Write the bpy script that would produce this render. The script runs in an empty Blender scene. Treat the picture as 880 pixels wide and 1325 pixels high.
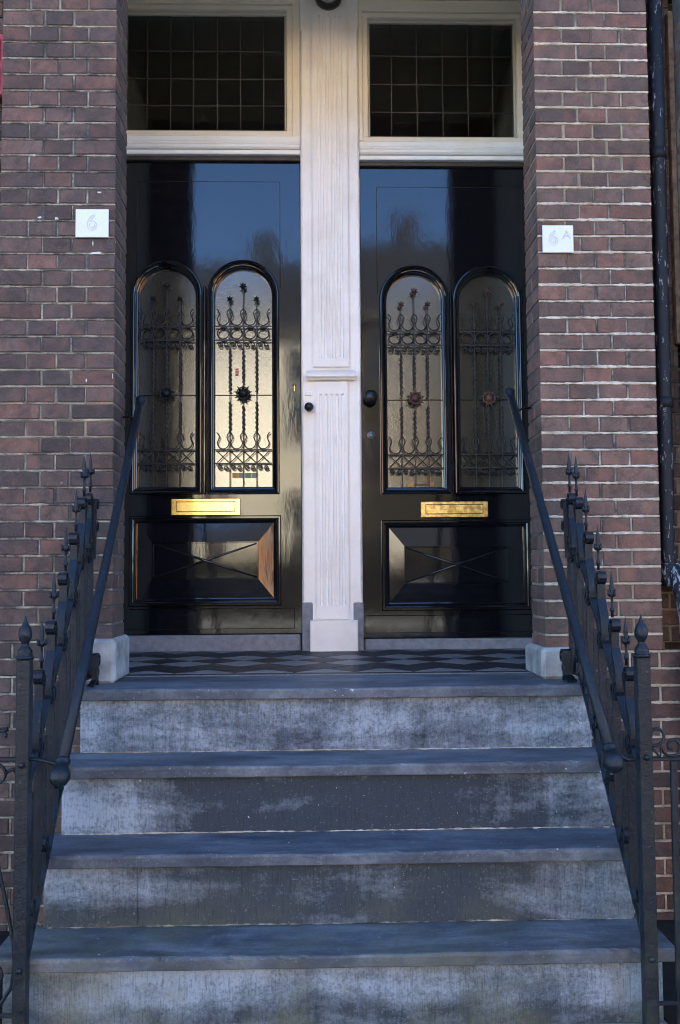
import bpy, bmesh, math, random
from mathutils import Vector, Matrix
from math import sin, cos, pi, radians

random.seed(7)
S = bpy.context.scene
COL = S.collection

# ------------------------------------------------------------------ camera
F = Vector((0.02701607, 0.99781654, 0.06026836))
RT = Vector((7.99696656e-04, -2.13163337e-05, -5.55627972e-06)).normalized()
UP = RT.cross(F).normalized()
cd = bpy.data.cameras.new('camera')
cam = bpy.data.objects.new('camera', cd)
COL.objects.link(cam)
cam.matrix_world = Matrix((
    (RT.x, UP.x, -F.x, -0.0278678), (RT.y, UP.y, -F.y, -3.5325291),
    (RT.z, UP.z, -F.z, 0.3977656), (0, 0, 0, 1)))
cd.sensor_fit = 'VERTICAL'
cd.sensor_height = 36.0
cd.lens = 1250.0 / 1325.0 * 36.0
cd.clip_start = 0.05
cd.clip_end = 500
S.camera = cam
cd.dof.use_dof = False
cd.dof.focus_distance = 4.5
cd.dof.aperture_fstop = 4.0

# ------------------------------------------------------------------ sky, sun, exposure
SUN_EL, SUN_AZ = radians(38), radians(12)        # sun stands behind the house
W = bpy.data.worlds.new('World')
S.world = W
W.use_nodes = True
wn = W.node_tree
bg = wn.nodes['Background']
sky = wn.nodes.new('ShaderNodeTexSky')
sky.sky_type = 'NISHITA'
sky.sun_disc = False
sky.sun_elevation = SUN_EL
sky.sun_rotation = SUN_AZ
sky.air_density = 0.9
sky.dust_density = 0.0
sky.ozone_density = 8.0
wn.links.new(sky.outputs[0], bg.inputs[0])
bg.inputs[1].default_value = 0.077
ld = bpy.data.lights.new('sun', 'SUN')
ld.energy = 5.0
ld.angle = radians(0.5)
ld.color = (1.0, 0.915, 0.75)
sun = bpy.data.objects.new('sun', ld)
COL.objects.link(sun)
sd = Vector((sin(SUN_AZ) * cos(SUN_EL), cos(SUN_AZ) * cos(SUN_EL), sin(SUN_EL)))
sun.rotation_euler = sd.to_track_quat('Z', 'Y').to_euler()
S.view_settings.view_transform = 'Standard'
S.view_settings.look = 'None'
S.view_settings.exposure = 3.78
S.view_settings.gamma = 1.0
S.cycles.filter_width = 1.05
S.cycles.max_bounces = 10
S.cycles.diffuse_bounces = 5
S.cycles.glossy_bounces = 5
S.cycles.caustics_reflective = False
S.cycles.caustics_refractive = False
S.cycles.sample_clamp_indirect = 6

# ------------------------------------------------------------------ helpers
def link(name, data, parent=None):
    o = bpy.data.objects.new(name, data)
    COL.objects.link(o)
    if parent is not None:
        o.parent = parent
        o.matrix_parent_inverse = Matrix.Translation(-Vector(parent.location))
    return o

def tag(o, label=None, cat=None, group=None, kind=None):
    if label: o['label'] = label
    if cat: o['category'] = cat
    if group: o['group'] = group
    if kind: o['kind'] = kind
    return o

def thing(name, loc, label, cat, group=None):
    o = bpy.data.objects.new(name, None)
    o.empty_display_size = 0.1
    o.location = loc
    COL.objects.link(o)
    return tag(o, label, cat, group)

class MB:
    """collects vertices and faces in world coordinates"""
    def __init__(s):
        s.v = []; s.f = []; s.sm = []
    def add(s, vs, fs, smooth=False):
        n = len(s.v)
        s.v += [tuple(v) for v in vs]
        s.f += [tuple(i + n for i in f) for f in fs]
        s.sm += [smooth] * len(fs)
        return s
    def box(s, x0, x1, y0, y1, z0, z1, b=0.0):
        if x0 > x1: x0, x1 = x1, x0
        if y0 > y1: y0, y1 = y1, y0
        if z0 > z1: z0, z1 = z1, z0
        if b <= 0:
            vs = [(x, y, z) for x in (x0, x1) for y in (y0, y1) for z in (z0, z1)]
            s.add(vs, [(0, 1, 3, 2), (4, 6, 7, 5), (0, 4, 5, 1), (2, 3, 7, 6), (0, 2, 6, 4), (1, 5, 7, 3)])
            return s
        # chamfered box: three rings per corner
        vs = []; idx = {}
        for i, x in enumerate((x0, x1)):
            for j, y in enumerate((y0, y1)):
                for k, z in enumerate((z0, z1)):
                    sx, sy, sz = (1 - 2 * i), (1 - 2 * j), (1 - 2 * k)
                    for a, d in enumerate(((0, sy * b, sz * b), (sx * b, 0, sz * b), (sx * b, sy * b, 0))):
                        idx[(i, j, k, a)] = len(vs)
                        vs.append((x + d[0], y + d[1], z + d[2]))
        g = lambda i, j, k, a: idx[(i, j, k, a)]
        fs = []
        for i in (0, 1):
            fs.append([g(i, 0, 0, 0), g(i, 0, 1, 0), g(i, 1, 1, 0), g(i, 1, 0, 0)])
            fs.append([g(0, i, 0, 1), g(1, i, 0, 1), g(1, i, 1, 1), g(0, i, 1, 1)])
            fs.append([g(0, 0, i, 2), g(0, 1, i, 2), g(1, 1, i, 2), g(1, 0, i, 2)])
            for j in (0, 1):
                fs.append([g(i, j, 0, 0), g(i, j, 1, 0), g(i, j, 1, 1), g(i, j, 0, 1)])
                fs.append([g(i, 0, j, 0), g(i, 1, j, 0), g(i, 1, j, 2), g(i, 0, j, 2)])
                fs.append([g(0, i, j, 1), g(1, i, j, 1), g(1, i, j, 2), g(0, i, j, 2)])
                for k in (0, 1):
                    fs.append([g(i, j, k, 0), g(i, j, k, 1), g(i, j, k, 2)])
        s.add(vs, fs)
        return s
    def tube(s, pts, r, n=8, cap=True, smooth=True):
        pts = [Vector(p) for p in pts]
        rs = r if isinstance(r, (list, tuple)) else [r] * len(pts)
        t0 = (pts[1] - pts[0]).normalized()
        ref = Vector((0, 0, 1)) if abs(t0.z) < 0.9 else Vector((1, 0, 0))
        u = t0.cross(ref).normalized()
        vs = []
        for i, p in enumerate(pts):
            if i == 0: t = (pts[1] - pts[0])
            elif i == len(pts) - 1: t = (pts[-1] - pts[-2])
            else: t = (pts[i + 1] - pts[i - 1])
            t.normalize()
            u = (u - t * u.dot(t))
            if u.length < 1e-6: u = t.orthogonal()
            u.normalize()
            w = t.cross(u)
            for k in range(n):
                a = 2 * pi * k / n
                vs.append(p + (u * cos(a) + w * sin(a)) * rs[i])
        fs = []
        for i in range(len(pts) - 1):
            for k in range(n):
                a = i * n + k; b2 = i * n + (k + 1) % n
                fs.append((a, b2, b2 + n, a + n))
        s.add(vs, fs, smooth)
        if cap:
            m = len(pts) - 1
            base = len(s.v) - len(vs)
            s.f.append(tuple(base + k for k in reversed(range(n)))); s.sm.append(False)
            s.f.append(tuple(base + m * n + k for k in range(n))); s.sm.append(False)
        return s
    def lathe(s, c, prof, n=16, axis='Z', smooth=True):
        """prof: (r, h) pairs; around axis through c"""
        c = Vector(c); vs = []
        ax = {'Z': (Vector((1, 0, 0)), Vector((0, 1, 0)), Vector((0, 0, 1))),
              'Y': (Vector((1, 0, 0)), Vector((0, 0, 1)), Vector((0, -1, 0))),
              'X': (Vector((0, 1, 0)), Vector((0, 0, 1)), Vector((1, 0, 0)))}[axis] if isinstance(axis, str) else axis
        for r, h in prof:
            for k in range(n):
                a = 2 * pi * k / n
                vs.append(c + ax[0] * (r * cos(a)) + ax[1] * (r * sin(a)) + ax[2] * h)
        fs = []
        for i in range(len(prof) - 1):
            for k in range(n):
                a = i * n + k; b2 = i * n + (k + 1) % n
                fs.append((a, b2, b2 + n, a + n))
        s.add(vs, fs, smooth)
        return s
    def strip(s, path, x0, x1, th):
        """flat bar: (y, z) path extruded from x0 to x1, th thick"""
        P = [Vector((p[0], p[1])) for p in path]
        vs = []
        for i, p in enumerate(P):
            if i == 0: t = P[1] - P[0]
            elif i == len(P) - 1: t = P[-1] - P[-2]
            else: t = P[i + 1] - P[i - 1]
            t.normalize()
            nrm = Vector((-t.y, t.x)) * th / 2
            a = p + nrm; b2 = p - nrm
            vs += [(x0, a.x, a.y), (x1, a.x, a.y), (x1, b2.x, b2.y), (x0, b2.x, b2.y)]
        fs = []
        for i in range(len(P) - 1):
            for k in range(4):
                a = i * 4 + k; b2 = i * 4 + (k + 1) % 4
                fs.append((a, b2, b2 + 4, a + 4))
        m = (len(P) - 1) * 4
        fs += [(3, 2, 1, 0), (m, m + 1, m + 2, m + 3)]
        s.add(vs, fs)
        return s
    def poly(s, pts, y0, y1):
        """flat polygon given as (x, z) at depth y0 with side walls back to y1"""
        bm = bmesh.new()
        vv = [bm.verts.new((p[0], y0, p[1])) for p in pts]
        ee = [bm.edges.new((vv[i], vv[(i + 1) % len(vv)])) for i in range(len(vv))]
        bmesh.ops.triangle_fill(bm, use_beauty=True, edges=ee, normal=(0, -1, 0))
        bm.verts.index_update()
        s.add([v.co for v in bm.verts], [[v.index for v in f.verts] for f in bm.faces])
        bm.free()
        n = len(pts)
        s.add([(p[0], y0, p[1]) for p in pts] + [(p[0], y1, p[1]) for p in pts],
              [(i, (i + 1) % n, (i + 1) % n + n, i + n) for i in range(n)])
        return s
    def build(s, name, mat, parent=None, recalc=True):
        me = bpy.data.meshes.new(name)
        me.from_pydata(s.v, [], s.f)
        me.polygons.foreach_set('use_smooth', s.sm)
        if recalc:
            bm = bmesh.new(); bm.from_mesh(me)
            bmesh.ops.recalc_face_normals(bm, faces=bm.faces)
            bm.to_mesh(me); bm.free()
        me.materials.append(mat)
        me.update()
        return link(name, me, parent)

# ------------------------------------------------------------------ materials
def newmat(name):
    m = bpy.data.materials.new(name)
    m.use_nodes = True
    nt = m.node_tree
    return m, nt, nt.nodes['Principled BSDF']

def nd(nt, t, **kw):
    n = nt.nodes.new(t)
    for k, v in kw.items():
        if k in n.inputs.keys(): n.inputs[k].default_value = v
        else: setattr(n, k, v)
    return n

def pos(nt, scale=(1, 1, 1)):
    g = nt.nodes.new('ShaderNodeNewGeometry')
    m = nt.nodes.new('ShaderNodeMapping')
    m.inputs['Scale'].default_value = scale
    nt.links.new(g.outputs['Position'], m.inputs['Vector'])
    return m.outputs[0]

def noise(nt, vec, scale, detail=4, rough=0.6, dist=0.0):
    n = nd(nt, 'ShaderNodeTexNoise', Scale=scale, Detail=detail, Roughness=rough, Distortion=dist)
    nt.links.new(vec, n.inputs['Vector'])
    return n.outputs[0]

def ramp(nt, fac, stops):
    r = nt.nodes.new('ShaderNodeValToRGB')
    e = r.color_ramp.elements
    while len(e) < len(stops): e.new(0.5)
    for i, (p, c) in enumerate(stops):
        e[i].position = p
        e[i].color = (c[0], c[1], c[2], 1) if isinstance(c, (tuple, list)) else (c, c, c, 1)
    nt.links.new(fac, r.inputs[0])
    return r.outputs[0]

def mix(nt, fac, a, b, mode='MIX'):
    m = nt.nodes.new('ShaderNodeMix')
    m.data_type = 'RGBA'; m.blend_type = mode
    for sock, v in ((m.inputs[0], fac), (m.inputs[6], a), (m.inputs[7], b)):
        if hasattr(v, 'links') or hasattr(v, 'is_linked'): nt.links.new(v, sock)
        elif isinstance(v, (tuple, list)): sock.default_value = (v[0], v[1], v[2], 1)
        else: sock.default_value = v
    return m.outputs[2]

def math_(nt, op, a, b=0.5, clamp=False):
    m = nt.nodes.new('ShaderNodeMath'); m.operation = op; m.use_clamp = clamp
    for i, v in enumerate((a, b)):
        if hasattr(v, 'is_linked'): nt.links.new(v, m.inputs[i])
        else: m.inputs[i].default_value = v
    return m.outputs[0]

def bump(nt, bs, h, strength, dist=0.002, prev=None):
    b = nt.nodes.new('ShaderNodeBump')
    b.inputs['Strength'].default_value = strength
    b.inputs['Distance'].default_value = dist
    nt.links.new(h, b.inputs['Height'])
    if prev is not None: nt.links.new(prev, b.inputs['Normal'])
    nt.links.new(b.outputs[0], bs.inputs['Normal'])
    return b.outputs[0]

def mat_brick(name, dark, midc, light, soot=0.5):
    m, nt, bs = newmat(name)
    oi = nt.nodes.new('ShaderNodeObjectInfo')
    p = pos(nt)
    c1 = ramp(nt, oi.outputs['Random'], [(0.0, dark), (0.35, midc), (0.7, midc), (1.0, light)])
    off = nt.nodes.new('ShaderNodeVectorMath'); off.operation = 'ADD'
    sc_ = nt.nodes.new('ShaderNodeMath'); sc_.operation = 'MULTIPLY'; sc_.inputs[1].default_value = 37.0
    nt.links.new(oi.outputs['Random'], sc_.inputs[0]); nt.links.new(p, off.inputs[0]); nt.links.new(sc_.outputs[0], off.inputs[1])
    pb = off.outputs[0]
    val = nt.nodes.new('ShaderNodeTexWhiteNoise'); val.noise_dimensions = '1D'; nt.links.new(sc_.outputs[0], val.inputs['W'])
    c1 = mix(nt, 1.0, c1, ramp(nt, val.outputs[0], [(0.0, 0.60), (0.5, 0.93), (1.0, 1.20)]), 'MULTIPLY')
    n1 = noise(nt, pb, 19, 7, 0.7, 0.7)
    c2 = mix(nt, ramp(nt, n1, [(0.36, 0.0), (0.66, 0.85)]), c1, tuple(x * 0.5 for x in dark))
    nr = noise(nt, pb, 9, 4, 0.6)
    c2 = mix(nt, ramp(nt, nr, [(0.5, 0.0), (0.72, 0.5)]), c2, (light[0] * 1.15, light[1], light[2] * 0.95))
    n2 = noise(nt, p, 170, 3, 0.7)
    c3 = mix(nt, ramp(nt, n2, [(0.56, 0.0), (0.78, 0.45)]), c2, tuple(min(1, x * 2.2 + 0.03) for x in midc))
    n3 = noise(nt, p, 2.2, 5, 0.6)
    c4 = mix(nt, ramp(nt, n3, [(0.42, 0.0), (0.7, soot)]), c3, (0.03, 0.026, 0.026))
    # rare lime specks
    n4 = noise(nt, p, 48, 4, 0.5)
    c5 = mix(nt, ramp(nt, n4, [(0.735, 0.0), (0.765, 0.85)]), c4, (0.42, 0.38, 0.36))
    nt.links.new(c5, bs.inputs['Base Color'])
    bs.inputs['Roughness'].default_value = 0.82
    bs.inputs['Specular IOR Level'].default_value = 0.35
    h = mix(nt, 0.45, n1, n2)
    bump(nt, bs, h, 0.7, 0.0035)
    return m

def mat_mortar(name, col, dirt, amount=0.5):
    m, nt, bs = newmat(name)
    p = pos(nt)
    n1 = noise(nt, p, 11, 6, 0.7)
    c = mix(nt, ramp(nt, n1, [(0.44 - amount * 0.12, 0.0), (0.68 - amount * 0.12, 1.0)]), col, dirt)
    n0 = noise(nt, p, 1.3, 3, 0.5)
    c = mix(nt, ramp(nt, n0, [(0.45, 0.0), (0.62, 0.6)]), c, (0.36, 0.28, 0.17))
    n2 = noise(nt, p, 130, 4, 0.7)
    c = mix(nt, ramp(nt, n2, [(0.5, 0.0), (0.75, 0.5)]), c, (0.10, 0.085, 0.07))
    nt.links.new(c, bs.inputs['Base Color'])
    bs.inputs['Roughness'].default_value = 0.92
    bump(nt, bs, n2, 0.8, 0.003)
    return m

def mat_plain(name, col, rough=0.5, var=0.25, spec=0.5, scale=14, bmp=0.15, metallic=0.0):
    m, nt, bs = newmat(name)
    p = pos(nt)
    n1 = noise(nt, p, scale, 5, 0.6)
    c = mix(nt, ramp(nt, n1, [(0.35, 0.0), (0.75, 1.0)]), col, tuple(x * (1 - var) for x in col))
    nt.links.new(c, bs.inputs['Base Color'])
    bs.inputs['Roughness'].default_value = rough
    bs.inputs['Specular IOR Level'].default_value = spec
    bs.inputs['Metallic'].default_value = metallic
    n2 = noise(nt, p, scale * 12, 3, 0.6)
    bump(nt, bs, n2, bmp, 0.001)
    return m

M_BRICK = mat_brick('dark_purple_brick', (0.084, 0.057, 0.046), (0.135, 0.085, 0.064), (0.19, 0.094, 0.063), 0.45)
M_BRICK_R = mat_brick('red_purple_brick', (0.112, 0.073, 0.053), (0.175, 0.106, 0.076), (0.235, 0.112, 0.074), 0.3)
M_MORT_L = mat_mortar('stained_mortar', (0.50, 0.43, 0.30), (0.06, 0.05, 0.043), 0.85)
M_MORT_R = mat_mortar('cream_mortar', (0.66, 0.58, 0.44), (0.25, 0.19, 0.13), 0.45)
M_JOINT_DARK = mat_mortar('dark_mortar', (0.13, 0.105, 0.09), (0.05, 0.042, 0.04), 0.6)

def mat_stone(name, riser, bias=0.0, centre=0.0, z0=0.0, seed=0.0):
    """blue limestone; riser: chiselled face with damp stains, else a worn tread"""
    m, nt, bs = newmat(name)
    p = pos(nt)
    sep = nt.nodes.new('ShaderNodeSeparateXYZ')
    nt.links.new(p, sep.inputs[0])
    fine = noise(nt, p, 85, 5, 0.75)
    mid = noise(nt, pos(nt, (1, 1, 1.6)), 8, 6, 0.7, 0.3)
    if riser:
        big = noise(nt, pos(nt, (1.0, 1.0, 3.0)), 1.7, 6, 0.66, 0.4)
        drip = noise(nt, pos(nt, (16, 1, 1.2)), 1.0, 5, 0.65)
        f = math_(nt, 'ADD', math_(nt, 'MULTIPLY', big, 0.52), math_(nt, 'MULTIPLY', mid, 0.18))
        f = math_(nt, 'ADD', f, math_(nt, 'MULTIPLY', drip, 0.15))
        f = math_(nt, 'ADD', f, math_(nt, 'MULTIPLY', fine, 0.15))
        # foot traffic dirt towards the middle of the flight
        ax = math_(nt, 'ABSOLUTE', math_(nt, 'ADD', sep.outputs[0], -0.05))
        cm = nt.nodes.new('ShaderNodeMapRange'); cm.interpolation_type = 'SMOOTHSTEP'
        cm.inputs[1].default_value = 0.75; cm.inputs[2].default_value = 0.35
        nt.links.new(ax, cm.inputs[0])
        f = math_(nt, 'ADD', f, math_(nt, 'MULTIPLY', cm.outputs[0], centre))
        # rising damp along the foot of the stone, with a ragged upper edge
        dm = nt.nodes.new('ShaderNodeMapRange'); dm.interpolation_type = 'SMOOTHSTEP'
        dm.inputs[1].default_value = z0 + 0.055; dm.inputs[2].default_value = z0 + 0.02
        nt.links.new(math_(nt, 'ADD', sep.outputs[2], math_(nt, 'MULTIPLY', noise(nt, p, 14, 4, 0.6), -0.05)), dm.inputs[0])
        f = math_(nt, 'ADD', f, math_(nt, 'MULTIPLY', dm.outputs[0], 0.045))
        f = math_(nt, 'ADD', f, bias)
        c = ramp(nt, f, [(0.45, (0.33, 0.352, 0.37)), (0.53, (0.15, 0.162, 0.175)), (0.61, (0.038, 0.043, 0.050))])
    else:
        big = noise(nt, pos(nt, (0.8, 2.2, 1)), 3.0, 6, 0.7, 0.5)
        streak = noise(nt, pos(nt, (3, 26, 6)), 1.0, 5, 0.7)
        f = math_(nt, 'ADD', math_(nt, 'MULTIPLY', big, 0.5), math_(nt, 'MULTIPLY', mid, 0.25))
        f = math_(nt, 'ADD', f, math_(nt, 'MULTIPLY', streak, 0.25))
        c = ramp(nt, f, [(0.40, (0.17, 0.175, 0.18)), (0.50, (0.085, 0.09, 0.10)), (0.60, (0.032, 0.036, 0.044))])
    c = mix(nt, ramp(nt, fine, [(0.50, 0.0), (0.74, 0.6)]), c, (0.04, 0.043, 0.05))
    c = mix(nt, ramp(nt, noise(nt, p, 120, 4, 0.6), [(0.62, 0.0), (0.70, 0.35)]), c, (0.36, 0.36, 0.35))
    c = mix(nt, ramp(nt, noise(nt, p, 42, 3, 0.5), [(0.745, 0.0), (0.76, 0.8)]), c, (0.5, 0.5, 0.48))
    low = nt.nodes.new('ShaderNodeMapRange')
    low.inputs[1].default_value = -0.45; low.inputs[2].default_value = -0.78
    nt.links.new(sep.outputs[2], low.inputs[0])
    mo = math_(nt, 'MULTIPLY', low.outputs[0], ramp(nt, noise(nt, p, 3.2, 6, 0.7), [(0.42, 0.08), (0.66, 0.7)]))
    c = mix(nt, mo, c, (0.14, 0.13, 0.06))
    bs.inputs['Roughness'].default_value = 0.78 if riser else 0.55
    nt.links.new(c, bs.inputs['Base Color'])
    bs.inputs['Specular IOR Level'].default_value = 0.35
    if riser:   # vertical chisel tooling
        w = nd(nt, 'ShaderNodeTexNoise', Scale=1.0, Detail=4, Roughness=0.75)
        nt.links.new(pos(nt, (210, 30, 14)), w.inputs['Vector'])
        d = ramp(nt, w.outputs[0], [(0.36, 0.35), (0.47, 1.0)])
        nt.links.new(mix(nt, 0.55, c, d, 'MULTIPLY'), bs.inputs['Base Color'])
        n = bump(nt, bs, w.outputs[0], 1.0, 0.005)
        bump(nt, bs, fine, 0.6, 0.003, n)
    else:
        n = bump(nt, bs, big, 0.5, 0.004)
        bump(nt, bs, fine, 0.6, 0.002, n)
    return m

M_TREAD = mat_stone('worn_blue_limestone', False)
M_RISERS = [mat_stone('tooled_blue_limestone', True, b_, c_, z_) for b_, c_, z_ in
            ((0.0, 0.0, -0.2203), (0.02, 0.105, -0.4406), (0.025, 0.085, -0.6609), (0.0, 0.0, -0.875))]
M_BLOCK = mat_plain('pale_weathered_stone', (0.40, 0.385, 0.35), 0.8, 0.7, 0.3, 11, 0.9)
M_SILL = mat_plain('grey_sill_stone', (0.27, 0.28, 0.30), 0.7, 0.4, 0.35, 30, 0.6)
M_TILE_D = mat_plain('black_tile', (0.028, 0.028, 0.029), 0.5, 0.3, 0.25, 20, 0.1)
M_TILE_L = mat_plain('grey_tile', (0.22, 0.215, 0.21), 0.5, 0.4, 0.35, 16, 0.1)
M_GROUT = mat_plain('floor_grout', (0.06, 0.058, 0.055), 0.9)

def mat_paint_white(name, col, rough=0.38):
    m, nt, bs = newmat(name)
    p = pos(nt)
    n1 = noise(nt, p, 5, 6, 0.65)
    c = mix(nt, ramp(nt, n1, [(0.45, 0.0), (0.8, 1.0)]), col, tuple(x * f for x, f in zip(col, (0.86, 0.84, 0.80))))
    nt.links.new(c, bs.inputs['Base Color'])
    bs.inputs['Roughness'].default_value = rough
    return m

M_WHITE = mat_paint_white('white_gloss_paint', (0.90, 0.90, 0.85))
M_CREAM = mat_paint_white('cream_paint', (0.84, 0.79, 0.65))
M_SIGN = mat_plain('white_enamel', (0.66, 0.65, 0.62), 0.3, 0.02)
M_DIGIT = mat_plain('pale_grey_print', (0.52, 0.52, 0.52), 0.5, 0.05)

def mat_black_gloss():
    m, nt, bs = newmat('black_gloss_paint')
    bs.inputs['Base Color'].default_value = (0.006, 0.006, 0.008, 1)
    bs.inputs['IOR'].default_value = 1.55
    bs.inputs['Roughness'].default_value = 0.045
    n1 = noise(nt, pos(nt, (1, 1, 0.35)), 9, 4, 0.55, 0.4)
    n = bump(nt, bs, n1, 0.22, 0.0020)
    n2 = noise(nt, pos(nt, (1, 1, 0.15)), 120, 3, 0.6)
    n = bump(nt, bs, n2, 0.10, 0.0004, n)
    nt.links.new(ramp(nt, noise(nt, pos(nt), 16, 5, 0.7), [(0.3, 0.045), (0.8, 0.10)]), bs.inputs['Roughness'])
    return m
M_BLACK = mat_black_gloss()
M_BLACK_MAT = mat_plain('black_metal_knob', (0.01, 0.01, 0.012), 0.35, 0.2)
M_DARK_WOOD = mat_plain('dark_brown_wood', (0.05, 0.038, 0.03), 0.5, 0.4)

def mat_brass(name, rough, tarn):
    m, nt, bs = newmat(name)
    p = pos(nt)
    c = mix(nt, ramp(nt, noise(nt, p, 40, 5, 0.65), [(0.5 - tarn * 0.12, 0.0), (0.75 - tarn * 0.15, 0.4 + tarn * 0.5)]),
            (0.86, 0.62, 0.25), (0.28, 0.17, 0.05))
    nt.links.new(c, bs.inputs['Base Color'])
    bs.inputs['Metallic'].default_value = 1.0
    bs.inputs['Roughness'].default_value = rough
    bump(nt, bs, noise(nt, p, 60, 3, 0.6), 0.15, 0.001)
    return m
M_BRASS = mat_brass('polished_brass', 0.25, 0.0)
M_BRASS_OLD = mat_brass('tarnished_brass', 0.35, 0.8)
M_SLOT = mat_plain('dark_slot_gap', (0.02, 0.014, 0.006), 0.5)

def mat_iron_rail():
    m, nt, bs = newmat('blue_black_iron_paint')
    p = pos(nt)
    n1 = noise(nt, p, 22, 5, 0.7)
    c = mix(nt, ramp(nt, n1, [(0.35, 0.0), (0.7, 1.0)]), (0.007, 0.011, 0.016), (0.004, 0.006, 0.007))
    c = mix(nt, ramp(nt, noise(nt, p, 45, 6, 0.65), [(0.63, 0.0), (0.70, 0.8)]), c, (0.075, 0.045, 0.03))
    c = mix(nt, ramp(nt, noise(nt, p, 90, 4, 0.6), [(0.68, 0.0), (0.72, 0.7)]), c, (0.12, 0.13, 0.14))
    sep = nt.nodes.new('ShaderNodeSeparateXYZ'); nt.links.new(pos(nt), sep.inputs[0])
    low = nt.nodes.new('ShaderNodeMapRange')
    low.inputs[1].default_value = -0.1; low.inputs[2].default_value = -0.8
    nt.links.new(sep.outputs[2], low.inputs[0])
    mo = math_(nt, 'MULTIPLY', low.outputs[0], ramp(nt, noise(nt, p, 8, 5, 0.6), [(0.45, 0.0), (0.7, 0.7)]))
    c = mix(nt, mo, c, (0.045, 0.05, 0.03))
    nt.links.new(c, bs.inputs['Base Color'])
    bs.inputs['Roughness'].default_value = 0.34
    bs.inputs['Specular IOR Level'].default_value = 0.30
    bump(nt, bs, noise(nt, p, 70, 5, 0.7), 0.8, 0.004)
    return m
M_IRON = mat_iron_rail()
M_GRILLE = mat_plain('black_grille_iron', (0.012, 0.011, 0.011), 0.45, 0.3)
M_RUST = mat_plain('reddish_brown_cast_iron', (0.15, 0.075, 0.055), 0.55, 0.6, 0.5, 60, 0.3)

def mat_door_glass():
    m, nt, bs = newmat('hammered_cathedral_glass')
    bs.inputs['Base Color'].default_value = (0.042, 0.038, 0.028, 1)
    bs.inputs['IOR'].default_value = 2.1
    bs.inputs['Roughness'].default_value = 0.10
    p = pos(nt, (1, 1, 0.7))
    n1 = noise(nt, p, 85, 3, 0.5, 1.2)
    n = bump(nt, bs, n1, 0.20, 0.0016)
    n2 = noise(nt, p, 240, 2, 0.5, 0.8)
    bump(nt, bs, n2, 0.30, 0.0007, n)
    return m
M_GLASS = mat_door_glass()

def mat_thin_glass():
    m, nt, bs = newmat('clear_leaded_glass')
    out = [n for n in nt.nodes if n.type == 'OUTPUT_MATERIAL'][0]
    nt.nodes.remove(bs)
    t = nd(nt, 'ShaderNodeBsdfTransparent', Color=(0.72, 0.74, 0.70, 1))
    g = nd(nt, 'ShaderNodeBsdfGlossy', Roughness=0.03)
    fr = nd(nt, 'ShaderNodeFresnel', IOR=1.75)
    b = nd(nt, 'ShaderNodeBump', Strength=0.15, Distance=0.003)
    nt.links.new(noise(nt, pos(nt), 12, 3, 0.5), b.inputs['Height'])
    nt.links.new(b.outputs[0], g.inputs['Normal'])
    mx = nt.nodes.new('ShaderNodeMixShader')
    nt.links.new(fr.outputs[0], mx.inputs[0])
    nt.links.new(t.outputs[0], mx.inputs[1]); nt.links.new(g.outputs[0], mx.inputs[2])
    nt.links.new(mx.outputs[0], out.inputs[0])
    return m
M_THIN = mat_thin_glass()
M_LEAD = mat_plain('lead_came', (0.075, 0.072, 0.066), 0.5, 0.3)
M_PUTTY = mat_paint_white('grubby_white_bead', (0.58, 0.55, 0.46), 0.6)

# ------------------------------------------------------------------ brickwork
RND = random.Random(11)
mesh_pool = {}
def brick_mesh(w, d, h, kind, mat):
    """slightly worn brick, origin at its centre; a pool of variants shared by alike pieces"""
    k = (round(w, 3), round(d, 3), round(h, 4), kind, mat.name)
    pool = mesh_pool.setdefault(k, [])
    if len(pool) < 9:
        m = MB(); b = 0.0032
        m.box(-w / 2, w / 2, -d / 2, d / 2, -h / 2, h / 2, b)
        m.v = [(x + RND.uniform(-1, 1) * 0.0011, y + RND.uniform(-1, 1) * 0.0009, z + RND.uniform(-1, 1) * 0.0013) for x, y, z in m.v]
        me = bpy.data.meshes.new('brick')
        me.from_pydata(m.v, [], m.f)
        me.materials.append(mat); me.update()
        pool.append(me)
        return me
    return RND.choice(pool)

def put_brick(parent, x0, x1, y0, y1, z0, z1, mat, kind=''):
    me = brick_mesh(x1 - x0, y1 - y0, z1 - z0, kind, mat)
    o = link('brick', me, parent)
    o.location = ((x0 + x1) / 2, (y0 + y1) / 2 + RND.uniform(-0.0015, 0.0012), (z0 + z1) / 2)
    o.rotation_euler = (RND.uniform(-.008, .008), RND.uniform(-.006, .006), RND.uniform(-.006, .006))
    return o

def rough_joint(mb, x0, x1, y, z, h, proud, seed, step=0.011):
    """one irregular bead of pointing along a bed joint on a face at depth y"""
    r = random.Random(seed)
    n = max(2, int((x1 - x0) / step))
    vs = []
    a = r.uniform(0, 9)
    for i in range(n + 1):
        x = x0 + (x1 - x0) * i / n
        wob = 0.5 * sin(i * 0.21 + a) + 0.5 * sin(i * 0.077 + a * 2)
        hh = h * (0.48 + 0.14 * wob) + r.uniform(-0.0022, 0.0014)
        zc = z + 0.0009 * wob + r.uniform(-0.0006, 0.0006)
        py = proud * (1 + 0.3 * wob) + r.uniform(-0.0006, 0.0006)
        vs += [(x, y + 0.004, zc - hh), (x, y - py, zc - hh * 0.62), (x, y - py, zc + hh * 0.62), (x, y + 0.004, zc + hh)]
    fs = []
    for i in range(n):
        for k in range(3):
            q = i * 4 + k
            fs.append((q, q + 4, q + 5, q + 1))
    mb.add(vs, fs)

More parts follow.
